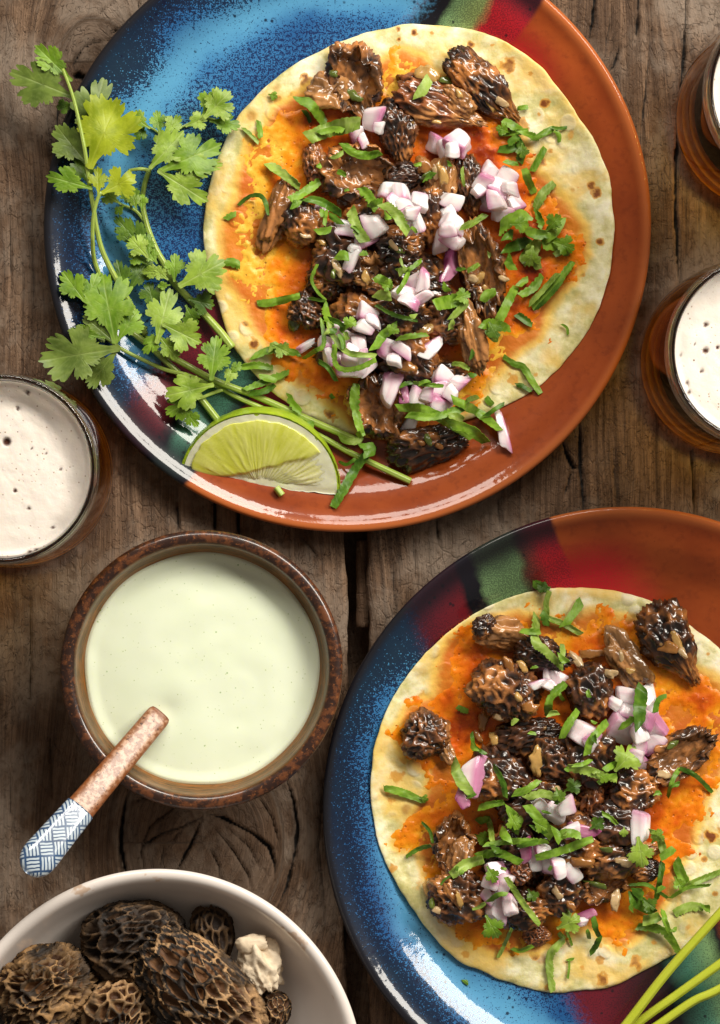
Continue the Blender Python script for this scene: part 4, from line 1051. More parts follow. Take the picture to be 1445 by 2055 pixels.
def trim(lab, adj):
    w = adj.split()
    while len(lab.split()) > 16 and len(w) > 1:
        lab = lab.replace(' '.join(w) + ' ', ' '.join(w[1:]) + ' ', 1) if ' '.join(w) in lab else lab; w = w[1:]
    lab = lab.replace('lower right of', 'right of').replace('lower left of', 'left of') if len(lab.split()) > 16 else lab
    if len(lab.split()) > 16: lab = lab.replace(', ' + ' '.join(w) + ' ', ', ', 1)
    return lab
def settle_labels():
    by = {}
    for rec in _pending:
        o, adj, noun, cat, x, y, group = rec
        by.setdefault(f"{adj} {noun} {where(x, y)[0]}", []).append(rec)
    for lab, recs in by.items():
        if len(recs) == 1: o = recs[0]; tag(o[0], trim(lab, o[1]), o[3], o[6]); continue
        xs = [r[4] for r in recs]; ys = [r[5] for r in recs]
        horiz = (max(xs) - min(xs)) >= (max(ys) - min(ys))
        recs.sort(key=lambda r: r[4] if horiz else r[5])
        n = len(recs)
        words = (["left", "right"] if horiz else ["top", "lower"]) if n == 2 else (["leftmost", "middle", "rightmost"] if horiz else ["topmost", "middle", "lowest"]) if n == 3 else None
        for i, r in enumerate(recs):
            w = words[i] if words else (["first", "second", "third", "fourth", "fifth", "sixth", "seventh", "eighth", "ninth", "tenth", "eleventh", "twelfth"][i] + (" from left" if horiz else " from top"))
            o, adj, noun, cat, x, y, group = r
            tag(o, trim(f"{w} {adj} {noun} {where(x, y)[0]}" if words else f"{w}, {adj} {noun} {where(x, y)[0]}", adj), cat, group)

def unclash():
    seen = {}
    for o in bpy.data.objects:
        if o.parent is None and 'label' in o.keys(): seen.setdefault(o['label'], []).append(o)
    for lab, os_ in seen.items():
        if len(os_) < 2: continue
        os_.sort(key=lambda o: o.location.x)
        for o, w in zip(os_, ("left", "right") if len(os_) == 2 else ("leftmost", "middle", "rightmost")):
            l = lab.split()
            if len(l) > 15: l = l[1:]
            o['label'] = w + ' ' + ' '.join(l)
# ================================================================== ONION, GARLIC
def onion_mat(name, white, pink):
    m = M(name); o = m.shift(); p = m.attr("pink"); n = m.noise(o, 120, 3, .5)
    st = m.attr("line")
    col = m.mix(m.ss(m.add(p, m.mul(m.sub(n, .5), .25)), .48, 1.05), white, pink)
    col = m.mix(m.mul(m.ss(p, .90, 1.0), .45), col, (.46, .14, .28))
    col = m.mix(m.mul(st, .22), col, pink)
    m.set(Base_Color=col, Roughness=.22, Subsurface_Weight=.8, Subsurface_Radius=(.005, .004, .004), Subsurface_Scale=.7, Specular_IOR_Level=.5, Coat_Weight=.25, Coat_Roughness=.1,
          Normal=m.bump(m.add(n, m.mul(st, .8)), .25, .0006))
    return m.mat
ON_W = onion_mat("white_onion_flesh", (.88, .82, .80), (.74, .50, .60)); ON_P = onion_mat("pink_onion_flesh", (.85, .74, .75), (.64, .30, .46)); ON_D = onion_mat("purple_onion_flesh", (.52, .22, .34), (.30, .05, .15))
def box_geom(n, k, seed, L, Wd, H, curve=.12):
    """bevelled, skewed block with six faces of an n x n grid"""
    rs = np.random.RandomState(seed); g = np.linspace(-1, 1, n); a, b = np.meshgrid(g, g, indexing='ij'); a = a.ravel(); b = b.ravel(); V = []; F = []
    for ax in range(3):
        for s in (-1, 1):
            P = np.zeros((n * n, 3)); P[:, ax] = s; P[:, (ax + 1) % 3] = a; P[:, (ax + 2) % 3] = b
            f = gridf(n, n, off=len(V) * n * n); F.append(f if s > 0 else f[:, ::-1]); V.append(P)
    V = np.vstack(V); V = V / ((np.abs(V) ** k).sum(1) ** (1 / k))[:, None]
    U = V.copy()
    sh = rs.uniform(-.28, .28, 6); tp = rs.uniform(-.28, .28, 4)
    V[:, 0] += sh[0] * V[:, 1] + sh[1] * V[:, 2]; V[:, 1] += sh[2] * V[:, 0] * .5 + sh[3] * V[:, 2]
    V[:, 1] *= 1 + tp[0] * U[:, 0]; V[:, 2] *= 1 + tp[1] * U[:, 0]; V[:, 0] *= 1 + tp[2] * U[:, 1]
    V = V + (np.column_stack([vnoise(U * 1.3 + seed, seed + i) for i in range(3)]) - .5) * .22
    V = V * np.array([L / 2, Wd / 2, H / 2]); V[:, 2] -= curve * (V[:, 0] ** 2) / max(L, 1)
    return V, F, U
def onion(x, y, L, Wd, ang, tone, seed):
    rs = np.random.RandomState(seed); H = rs.uniform(.42, .75) * min(L, Wd) + 5
    V, F, U = box_geom(7, 6.5, seed, L, Wd, H)
    ax = rs.randint(2); s = 1 if rs.rand() < .5 else -1
    pink = np.clip(.5 + .55 * s * U[:, ax] + .25 * (vnoise(U * 1.5 + seed, seed) - .5), 0, 1)
    line = sstep(.55, .95, np.cos((U[:, 1 - ax]) * 13 + seed) * .5 + .5)
    V = V @ rot(math.radians(-ang), rs.uniform(-.45, .45), rs.uniform(-.5, .5)).T
    X, Y = W(x, y, 100); z = hm_disc(X, Y, min(L, Wd) * .45, 55) - np.percentile(V[:, 2], 10) - 2
    X, Y = W(x, y, z); V = V + np.array([X, Y, z])
    o = build("diced_onion", V, F, {'w': ON_W, 'p': ON_P, 'd': ON_D}[tone], attrs=dict(pink=pink, line=line)); hm_add(V, 1)
    up = y < 1050
    shape = "long" if L > 1.7 * Wd else ("small" if L < 31 else "chunky")
    later(o, shape + {'w': " white", 'p': " pink tinged", 'd': " purple"}[tone], "onion dice", "onion", x, y, "diced onion on the upper taco" if up else "diced onion on the lower taco")
ONIONS = [
    (716, 274, 46, 30, 80, 'p'), (729, 284, 30, 20, 60, 'p'), (748, 240, 48, 40, 100, 'p'), (760, 256, 24, 20, 90, 'w'), (882, 294, 46, 38, 30, 'p'), (895, 300, 38, 30, 75, 'p'), (920, 287, 46, 38, 35, 'p'), (908, 300, 32, 24, 80, 'w'),
    (782, 386, 42, 38, 10, 'w'), (806, 390, 44, 28, 80, 'p'), (790, 404, 30, 26, 40, 'p'), (813, 418, 38, 36, 20, 'w'), (841, 405, 36, 32, 15, 'w'), (817, 443, 40, 36, 60, 'p'), (838, 446, 44, 18, 70, 'w'), (826, 428, 30, 26, 0, 'w'),
    (906, 404, 42, 32, 20, 'w'), (899, 430, 34, 30, 70, 'w'), (909, 448, 40, 36, 30, 'w'), (889, 480, 48, 36, 100, 'p'), (910, 482, 38, 30, 40, 'p'), (898, 460, 34, 26, 0, 'p'),
    (689, 457, 46, 32, 8, 'w'), (752, 452, 50, 36, 60, 'w'), (733, 482, 44, 28, -20, 'p'), (644, 420, 26, 17, 30, 'p'), (713, 500, 24, 18, 20, 'w'),
    (984, 350, 44, 38, 60, 'p'), (973, 366, 36, 34, 20, 'p'), (1016, 358, 44, 38, 50, 'w'), (1002, 379, 46, 36, 30, 'p'), (974, 406, 44, 34, 15, 'p'), (1028, 412, 46, 34, -30, 'p'), (1009, 428, 44, 30, 0, 'p'), (995, 402, 40, 30, 80, 'p'), (1024, 378, 30, 26, 10, 'w'), (960, 384, 26, 22, 40, 'w'),
    (706, 520, 52, 24, 112, 'w'), (833, 572, 48, 38, -20, 'p'), (850, 562, 42, 26, 100, 'p'), (813, 590, 48, 28, 25, 'w'), (846, 598, 46, 26, -35, 'p'), (824, 604, 36, 26, 40, 'p'),
    (903, 533, 72, 28, 112, 'd'), (737, 632, 42, 34, 40, 'p'), (732, 658, 36, 24, 30, 'w'), (748, 644, 28, 22, 10, 'p'), (613, 695, 38, 14, -32, 'w'),
    (694, 684, 44, 38, 20, 'p'), (722, 696, 48, 28, 80, 'p'), (683, 728, 44, 34, 50, 'p'), (735, 733, 46, 32, -40, 'p'), (663, 714, 40, 28, 70, 'p'), (702, 744, 52, 26, 5, 'p'), (676, 660, 34, 26, 20, 'p'), (709, 716, 40, 32, 30, 'w'), (728, 718, 38, 20, 90, 'w'), (654, 690, 28, 24, 0, 'p'),
    (779, 702, 48, 38, 30, 'p'), (806, 700, 44, 24, 35, 'p'), (792, 722, 30, 22, 10, 'w'), (866, 698, 52, 28, -38, 'w'), (782, 778, 66, 36, 108, 'p'), (813, 794, 42, 18, 85, 'd'), (838, 800, 44, 30, 110, 'w'),
    (895, 758, 48, 32, 30, 'p'), (882, 784, 50, 34, -10, 'p'), (915, 774, 40, 28, 120, 'p'), (879, 808, 44, 28, 20, 'p'), (905, 790, 30, 24, 40, 'w'), (856, 792, 34, 24, 100, 'p'), (824, 850, 46, 26, 120, 'w'), (1008, 862, 78, 20, 78, 'p'),
    # lower taco
    (1120, 1366, 42, 36, 10, 'p'), (1098, 1362, 44, 14, 85, 'w'), (1078, 1374, 36, 16, -20, 'w'), (1106, 1378, 34, 20, 30, 'w'), (1262, 1398, 52, 34, 10, 'p'), (1258, 1426, 48, 32, 20, 'p'), (1233, 1412, 28, 20, 30, 'w'), (1250, 1464, 68, 50, 35, 'w'), (1304, 1410, 66, 30, 84, 'w'), (1313, 1458, 44, 34, 60, 'p'),
    (1308, 1492, 50, 36, -30, 'p'), (1284, 1496, 42, 30, 100, 'p'), (1282, 1470, 44, 32, 60, 'w'), (1172, 1474, 50, 42, 30, 'p'), (1186, 1488, 30, 24, 60, 'p'), (1285, 1536, 40, 28, -50, 'p'), (1275, 1515, 34, 24, 20, 'p'), (1294, 1440, 40, 28, 40, 'p'),
    (946, 1562, 78, 38, 100, 'p'), (928, 1603, 42, 22, 55, 'd'), (1113, 1630, 42, 34, 20, 'w'), (1134, 1620, 40, 30, -30, 'w'), (1086, 1618, 32, 24, 40, 'w'), (1285, 1660, 66, 34, 94, 'w'), (1166, 1668, 56, 26, 12, 'd'), (1146, 1668, 40, 24, -20, 'p'),
    (1074, 1722, 50, 34, 60, 'w'), (1106, 1738, 40, 34, 10, 'w'), (1122, 1742, 36, 30, 80, 'w'), (1146, 1748, 46, 34, 60, 'w'), (1176, 1838, 44, 20, -30, 'd'), (1168, 1850, 22, 14, 0, 'p'), (999, 1752, 46, 40, 60, 'p'), (1011, 1774, 40, 32, 120, 'p'), (985, 1770, 34, 26, 30, 'p'),
    (996, 1820, 60, 34, 92, 'p'), (1022, 1814, 46, 26, 80, 'p'), (980, 1800, 34, 22, 60, 'p'), (1056, 1706, 42, 22, 80, 'd'), (1090, 1708, 36, 26, 20, 'w'),
]
for i, a in enumerate(ONIONS): onion(*a, 1000 + i)

def garlic_mat(name, c1, c2):
    m = M(name); o = m.shift(); n = m.noise(o, 140, 3, .6)
    m.set(Base_Color=m.mix(n, c1, c2), Roughness=.2, Subsurface_Weight=.3, Subsurface_Radius=(.003, .002, .001), Subsurface_Scale=.4, Coat_Weight=.6, Coat_Roughness=.1, Normal=m.bump(n, .5, .0008))
    return m.mat
GA = {'y': garlic_mat("golden_garlic", (.36, .19, .045), (.66, .42, .14)), 'o': garlic_mat("amber_onion", (.24, .085, .018), (.44, .20, .05)), 'c': garlic_mat("creamy_garlic", (.44, .28, .12), (.68, .50, .28)), 'g': garlic_mat("green_pepper_bit", (.05, .075, .012), (.16, .20, .03))}
BITS = [(858, 148, 52, 34, 20, 'y'), (895, 162, 40, 16, 10, 'g'), (879, 245, 20, 10, 10, 'y'), (921, 188, 22, 14, 60, 'y'), (847, 330, 44, 36, 60, 'o'), (861, 352, 32, 16, -40, 'g'), (876, 342, 36, 20, 95, 'c'), (888, 352, 44, 22, 80, 'y'), (616, 474, 28, 12, 5, 'c'), (647, 488, 24, 16, 0, 'y'), (852, 662, 36, 28, -30, 'y'), (818, 738, 40, 26, 20, 'o'),
        (962, 560, 30, 18, 100, 'y'), (946, 560, 24, 18, 20, 'c'), (973, 578, 20, 10, 60, 'y'), (964, 585, 16, 8, 30, 'c'), (1010, 560, 20, 16, 40, 'c'), (964, 600, 26, 16, 110, 'o'), (676, 536, 40, 20, 70, 'c'), (668, 548, 24, 12, 100, 'g'), (705, 190, 44, 22, 35, 'g'), (670, 148, 20, 16, 0, 'g'), (800, 502, 36, 14, 5, 'g'), (790, 494, 24, 12, 40, 'c'), (824, 498, 20, 12, 0, 'o'), (590, 652, 24, 34, 20, 'g'), (985, 210, 40, 14, 60, 'y'), (1005, 205, 30, 18, 40, 'c'), (735, 560, 34, 20, 60, 'y'), (905, 655, 26, 12, 80, 'g'), (640, 575, 22, 14, 0, 'o'), (700, 610, 24, 16, 40, 'o'), (858, 880, 30, 14, 70, 'g'), (880, 895, 22, 12, 20, 'o'), (846, 890, 18, 12, 20, 'o'),
        (1022, 1338, 46, 18, 60, 'o'), (1050, 1338, 28, 20, 60, 'y'), (970, 1445, 62, 22, 105, 'o'), (1062, 1420, 40, 28, 15, 'o'), (990, 1482, 30, 20, 70, 'y'), (1158, 1325, 46, 22, 60, 'c'), (1188, 1312, 58, 22, 5, 'o'), (1224, 1352, 30, 20, 20, 'c'), (1078, 1534, 58, 30, 70, 'y'), (1332, 1555, 38, 18, 10, 'c'), (857, 1782, 42, 18, 85, 'y'), (878, 1826, 22, 16, 30, 'c'), (866, 1812, 20, 14, 90, 'g'), (908, 1800, 62, 14, 55, 'o'), (922, 1806, 46, 13, 70, 'y'), (1118, 1792, 28, 16, 60, 'c'), (1252, 1728, 34, 22, 10, 'c'), (1235, 1808, 48, 20, 100, 'c'), (1165, 1732, 64, 24, 8, 'o'), (1000, 1440, 26, 16, 30, 'c'), (1040, 1400, 24, 14, 60, 'y'), (960, 1480, 34, 14, 60, 'o'), (1360, 1290, 58, 18, 60, 'y'), (1345, 1300, 40, 24, 20, 'o'), (1370, 1310, 26, 16, 70, 'c'), (1247, 1318, 26, 11, 80, 'c'), (1262, 1345, 22, 12, 20, 'y'), (1117, 1583, 22, 14, 0, 'c'), (1216, 1706, 34, 14, 10, 'g'), (1196, 1775, 50, 14, 15, 'g'), (1145, 1818, 30, 16, 60, 'o'), (1258, 1780, 20, 12, 0, 'o'), (1350, 1494, 26, 14, -40, 'g')]
for i, (x, y, L, Wd, ang, t) in enumerate(BITS):
    rs = np.random.RandomState(2000 + i); V, F, U = box_geom(7, 2.6, 2000 + i, L * .88, Wd * .88, min(L, Wd) * .45 + 3, .25); q_ = fbm(V / 9.0 + i, i, 3)[:, None] - .5; V = V * (1 + 1.15 * q_)
    V = V @ rot(math.radians(-ang), rs.uniform(-.3, .3), rs.uniform(-.4, .4)).T
    X, Y = W(x, y, 90); z = hm_disc(X, Y, min(L, Wd) * .4, 60) - np.percentile(V[:, 2], 25)
    X, Y = W(x, y, z); V = V + np.array([X, Y, z])
    o = build({'g': "pepper_bit"}.get(t, "garlic_bit"), V, F, GA[t]); hm_add(V, 1)
    later(o, {'y': "golden", 'o': "amber", 'c': "creamy", 'g': "dark green"}[t], "pepper bit" if t == 'g' else "garlic bit", "pepper" if t == 'g' else "garlic", x, y, "cooked bits in the %s taco's filling" % ("upper" if y < 1050 else "lower"))

# ================================================================== CILANTRO
def leaf_mat(name, c1, c2, vein, trans):
    m = M(name); o = m.shift(); n = m.noise(o, 110, 4, .6); n2 = m.noise(o, 500, 2)
    col = m.mix(m.ss(n, .32, .68), tuple(.72 * c for c in c1), c2); v = m.attr("vein"); col = m.mix(m.mul(v, .45), col, vein)
    m.set(Base_Color=col, Roughness=.40, Specular_IOR_Level=.4, Normal=m.bump(m.add(m.mul(n, .6), m.add(m.mul(n2, .15), m.mul(v, -.12))), .45, .0008))
    t = m.n('ShaderNodeBsdfTranslucent'); m.put(t.inputs[0], m.mix(.5, col, (.45, .60, .02)))
    mx = m.n('ShaderNodeMixShader'); mx.inputs[0].default_value = trans
    m.nt.links.new(m.b.outputs[0], mx.inputs[1]); m.nt.links.new(t.outputs[0], mx.inputs[2]); m.nt.links.new(mx.outputs[0], m.out.inputs['Surface'])
    return m.mat
LEAF = {'l': leaf_mat("cilantro_light", (.27, .45, .030), (.42, .60, .075), (.58, .68, .25), .30), 'm': leaf_mat("cilantro_mid", (.15, .32, .012), (.27, .46, .032), (.42, .56, .13), .28),
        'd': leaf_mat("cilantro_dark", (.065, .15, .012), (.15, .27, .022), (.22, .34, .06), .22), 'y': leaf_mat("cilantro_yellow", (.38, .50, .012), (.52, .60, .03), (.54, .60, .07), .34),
        'g': leaf_mat("cilantro_dull", (.13, .21, .030), (.21, .30, .050), (.30, .38, .10), .22)}

def leaf_geom(size, seed, lobes=3, nth=156, nr=11, cut=.45, narrow=1.0):
    """toothed, lobed leaf; base at origin, pointing along +X. Rings run round a point in mid blade."""
    rs = np.random.RandomState(seed); ph = np.linspace(-np.pi, np.pi, nth, endpoint=False); c0 = .50
    if lobes == 3: ce = np.array([0, 1.18, -1.18, 2.12, -2.12]); he = np.array([.54, .50, .50, .34, .34]); wd = np.array([.60, .58, .58, .46, .46])
    else: ce = np.array([0, .80, -.80, 1.62, -1.62, 2.36, -2.36]); he = np.array([.54, .52, .52, .46, .46, .32, .32]); wd = np.array([.42, .42, .42, .42, .42, .40, .40])
    ce = ce + rs.uniform(-.07, .07, len(ce)); he = he * rs.uniform(.90, 1.08, len(ce)); L = np.zeros(nth)
    for k in range(len(ce)):
        q = np.clip(np.abs(ph - ce[k]) / wd[k], 0, 1.25); h = he[k] * (1 - .10 * q ** 2 - cut * np.clip(q, 0, 1) ** 6) * (q < 1.24)
        sl = (ph - ce[k]) / wd[k] * 1.5                                    # three blunt fingers to a lobe, two teeth to a finger
        n1 = (np.abs((sl % 1) - .5) * 2); n1 = np.abs(((sl + .5) % 1) - .5) * 2; n2 = np.abs(((sl * 2.0 + rs.uniform(0, .4)) % 1) - .5) * 2
        h = h * (1 - rs.uniform(.13, .20) * n1 ** 3) * (1 - rs.uniform(.06, .11) * n2 ** 2.2); L = np.maximum(L, h)
    b = np.pi - np.abs(ph)                                                # wedge that runs down to the stalk
    wedge = c0 / np.maximum(np.cos(b) + np.sin(b) * 2.3, .2); L = np.maximum(L, np.where(b < .9, wedge, 0)); L = np.where(b < .16, c0 * (1 - .2 * b), L)
    r = np.linspace(.003, 1, nr) ** .85; R = size * r[:, None] * L[None]
    X = (c0 * size + R * np.cos(ph)).ravel(); Y = (R * np.sin(ph)).ravel() * narrow
    vein = np.zeros(X.shape); d0 = np.hypot(X, Y); w = size * .011 + .25
    for k in range(len(ce)):
        ex, ey = c0 * size + he[k] * size * math.cos(ce[k]), he[k] * size * math.sin(ce[k]) * narrow; el = math.hypot(ex, ey); ux, uy = ex / el, ey / el
        al = X * ux + Y * uy; pr = -X * uy + Y * ux; vein = np.maximum(vein, np.exp(-(pr / w) ** 2) * (al > 0))
        for q in (.4, .58, .74):
            for sg in (-1, 1):
                a2 = al - q * el; p2 = pr * sg - a2 * .62; vein = np.maximum(vein, .6 * np.exp(-(p2 / (w * .8)) ** 2) * (a2 > 0) * (a2 < .22 * size))
    return np.column_stack([X, Y]), vein, (nr, nth), np.hypot(X - 0, Y) / size
def ring_sheet(V, nr, nth, t):
    P = V.reshape(nr, nth, 3); du = np.gradient(P, axis=0); dv = np.roll(P, -1, 1) - np.roll(P, 1, 1); N = np.cross(du, dv); N /= np.linalg.norm(N, axis=2)[:, :, None] + 1e-9
    N = np.where(N[:, :, 2:] < 0, -N, N)
    A = (P + N * t / 2).reshape(-1, 3); B = (P - N * t / 2).reshape(-1, 3); n = nr * nth; f = gridf(nr, nth, wrap_v=True); loop = (nr - 1) * nth + np.arange(nth); q = np.arange(nth); q2 = (q + 1) % nth
    global _loop; _loop = loop
    return np.vstack([A, B, A[loop], B[loop]]), [f, f[:, ::-1] + n, np.column_stack([2 * n + q2, 2 * n + q, 2 * n + nth + q, 2 * n + nth + q2])]
def sheet(V, nu, nv, t=1.6):
    """closed thin slab from a grid of points"""
    P = V.reshape(nu, nv, 3); du = np.gradient(P, axis=0); dv = np.gradient(P, axis=1); N = np.cross(du, dv); N /= np.linalg.norm(N, axis=2)[:, :, None] + 1e-9
    if N[:, :, 2].mean() < 0: N = -N
    A = (P + N * t / 2).reshape(-1, 3); B = (P - N * t / 2).reshape(-1, 3); n = nu * nv; f = gridf(nu, nv)
    c = np.cross(P[1, 0] - P[0, 0], P[0, 1] - P[0, 0]) if nu > 1 else np.array([0, 0, 1.0])
    flip = (np.cross(du, dv)[:, :, 2].mean() < 0)
    idx = np.arange(n).reshape(nu, nv); loop = np.concatenate([idx[0, :], idx[1:, -1], idx[-1, -2::-1], idx[-2:0:-1, 0]]); a = loop; b = np.roll(loop, -1)
    k = len(loop); q = np.arange(k); q2 = (q + 1) % k                       # the cut edge keeps its own corners, so the blade shades flat
    F = [f[:, ::-1] if flip else f, (f if flip else f[:, ::-1]) + n, np.column_stack([2 * n + q, 2 * n + q2, 2 * n + k + q2, 2 * n + k + q])]
    global _loop; _loop = loop
    return np.vstack([A, B, A[loop], B[loop]]), F
def put_leaf(bx, by, tx, ty, wf, shade, z, seed, parent, spread=1.75, lobes=3, fold=.25, curl=.15, pitch=0.0, roll=0.0, cut=.45, name="leaf"):
    """leaf with its base at photo point b and tip at t; wf scales its width"""
    X0, Y0 = W(bx, by, z); X1, Y1 = W(tx, ty, z); L = math.hypot(X1 - X0, Y1 - Y0); az = math.atan2(Y1 - Y0, X1 - X0)
    P, vein, (nr, nth), rr = leaf_geom(L * 1.10, seed, lobes, cut=cut, narrow=min(1.08, .30 + wf * .78))
    x, y = P[:, 0], P[:, 1]; s = L
    zz = fold * .8 * (np.sqrt(y * y + (.06 * s) ** 2) - .06 * s) - curl * (x * x + y * y) / s + (vnoise(np.column_stack([x / s * 2.4 + seed, y / s * 2.4, 0 * x]), seed) - .5) * s * .22 * rr - vein * .5
    ca, sa = math.cos(az), math.sin(az); zz = zz + pitch * x + roll * y
    Vx = X0 + x * ca - y * sa; Vy = Y0 + x * sa + y * ca; Z = z + zz
    up = np.max(hm(Vx, Vy) + 2.0 - Z)
    if up > 0: Z = Z + min(up, 14) * np.clip(rr * 1.6, 0, 1)
    V, F = ring_sheet(np.column_stack([Vx, Vy, Z]), nr, nth, 1.3)
    return build(name, V, F, LEAF[shade], parent, attrs=dict(vein=np.concatenate([vein, vein, vein[_loop], vein[_loop]])))
def stem_mat(name, c1, c2):
    m = M(name); n = m.noise(m.shift(), 130, 3, .6); st = m.attr("rib")
    col = m.mix(m.add(m.mul(n, .7), m.mul(st, .3)), c1, c2)
    m.set(Base_Color=col, Roughness=.32, Subsurface_Weight=.2, Subsurface_Radius=(.003, .003, .001), Subsurface_Scale=.3, Coat_Weight=.3, Coat_Roughness=.2, Normal=m.bump(m.add(n, st), .35, .0006)); return m.mat
STEM = stem_mat("cilantro_stem", (.27, .40, .045), (.44, .54, .13)); STEMY = stem_mat("cilantro_stem_yellow", (.42, .50, .015), (.56, .60, .06))
def stem(pts, r0, r1, parent, mat=None, lift=2, name="stem", zs=None, origin_self=False):
    n = max(16, int(sum(math.hypot(b[0] - a[0], b[1] - a[1]) for a, b in zip(pts[:-1], pts[1:])) / 5)); q = spline(pts, n)
    r = np.linspace(r0, r1, n); X, Y = W(q[:, 0], q[:, 1], 60); g = hm(X, Y)
    k = 9; gp = np.pad(g, k, mode='edge'); gs = np.array([gp[i:i + 2 * k + 1].max() for i in range(n)]); gs = np.convolve(np.pad(gs, k, mode='edge'), np.ones(2 * k + 1) / (2 * k + 1), 'valid')
    Z = np.maximum(gs, 0) + r * .9 + lift
    if zs is not None: Z = np.maximum(Z, np.interp(np.linspace(0, 1, n), np.linspace(0, 1, len(zs)), zs))
    X, Y = W(q[:, 0], q[:, 1], Z)
    V, F = tube(np.column_stack([X, Y, Z]), r, 14); rib = np.concatenate([np.tile(.5 + .5 * np.cos(np.arange(14) * 2 * np.pi / 14 * 5), n), [0, 0]])
    return build(name, V, F, mat or STEM, parent, attrs=dict(rib=rib)), np.column_stack([X, Y, Z]), V
def sprig(label, base, stems, leaves, group, seed0):
    X, Y = W(base[0], base[1], 60); root = empty("cilantro_sprig", X, Y, 30); tag(root, label, "cilantro", group); added = []
    for pts, r0, r1, zs in stems:
        _, c, V = stem(pts, r0, r1, root, zs=zs); added.append(V)
    for i, a in enumerate(leaves):
        a = dict(zip(("bx", "by", "tx", "ty", "wf", "shade", "z"), a[:7]), **(a[7] if len(a) > 7 else {}))
        o = put_leaf(seed=seed0 + i, parent=root, **a)
    for V in added: hm_add(V, 0)
    return root
G = "cilantro sprigs on the upper plate"
sprig("tall cilantro sprig with yellow green leaves reaching past the upper plate's left rim", (437, 843),
      [([(437, 843), (382, 774), (329, 721), (296, 691), (257, 661), (246, 652)], 7.5, 6.5, None),
       ([(292, 672), (262, 612), (235, 564), (206, 505), (193, 455), (188, 420), (182, 385), (176, 345), (168, 290), (148, 200), (126, 138)], 6.5, 3, [20, 45, 60, 80, 100, 118, 120, 118]),
       ([(206, 568), (198, 548), (189, 520), (186, 490), (186, 450), (190, 420), (198, 394), (204, 386)], 5, 3.5, [40, 60, 90, 105, 112]), ([(554, 978), (566, 994)], 7, 7, None),
       ([(301, 694), (290, 668), (293, 655)], 5, 4, None)],
      [(145, 163, 78, 96, .35, 'm', 112, dict(lobes=3, spread=1.2, fold=.6)), (150, 195, 34, 150, .62, 'g', 112, dict(lobes=3, spread=1.25, cut=.35, fold=.2)), (148, 208, 116, 216, .8, 'd', 90, {}),
       (176, 330, 118, 262, .75, 'g', 96, dict(spread=1.5, cut=.3)), (172, 300, 206, 172, .62, 'g', 92, dict(spread=1.5, lobes=3, cut=.65)), (178, 339, 236, 208, .80, 'y', 116, dict(spread=1.65, lobes=5, cut=.28, fold=.05, curl=.05, roll=-.15)),
       (186, 379, 102, 353, .42, 'm', 108, dict(spread=1.3, fold=.3)), (204, 388, 264, 352, .95, 'y', 114, dict(spread=1.7, cut=.5, fold=.1)), (198, 392, 196, 342, .6, 'y', 112, dict(spread=1.2)), (180, 372, 160, 316, .9, 'd', 92, {}),
       (171, 606, 132, 553, .75, 'm', 78, dict(spread=1.5)), (169, 618, 192, 556, .6, 'm', 74, dict(spread=1.4)), (252, 592, 235, 528, .50, 'd', 50, dict(spread=1.3, fold=.5)), (256, 588, 298, 520, .42, 'd', 48, dict(spread=1.25)),
       (232, 690, 207, 562, .68, 'm', 84, dict(spread=1.55, lobes=5, cut=.4)), (236, 684, 272, 628, .8, 'm', 82, dict(spread=1.5)),
       (314, 690, 340, 594, .62, 'l', 78, dict(spread=1.35, fold=-.1)), (326, 650, 396, 684, .85, 'l', 82, dict(spread=1.75, lobes=3)), (318, 672, 352, 712, .7, 'l', 74, dict(spread=1.3)), (326, 664, 292, 704, .5, 'm', 76, dict(spread=1.2))], G, 500)
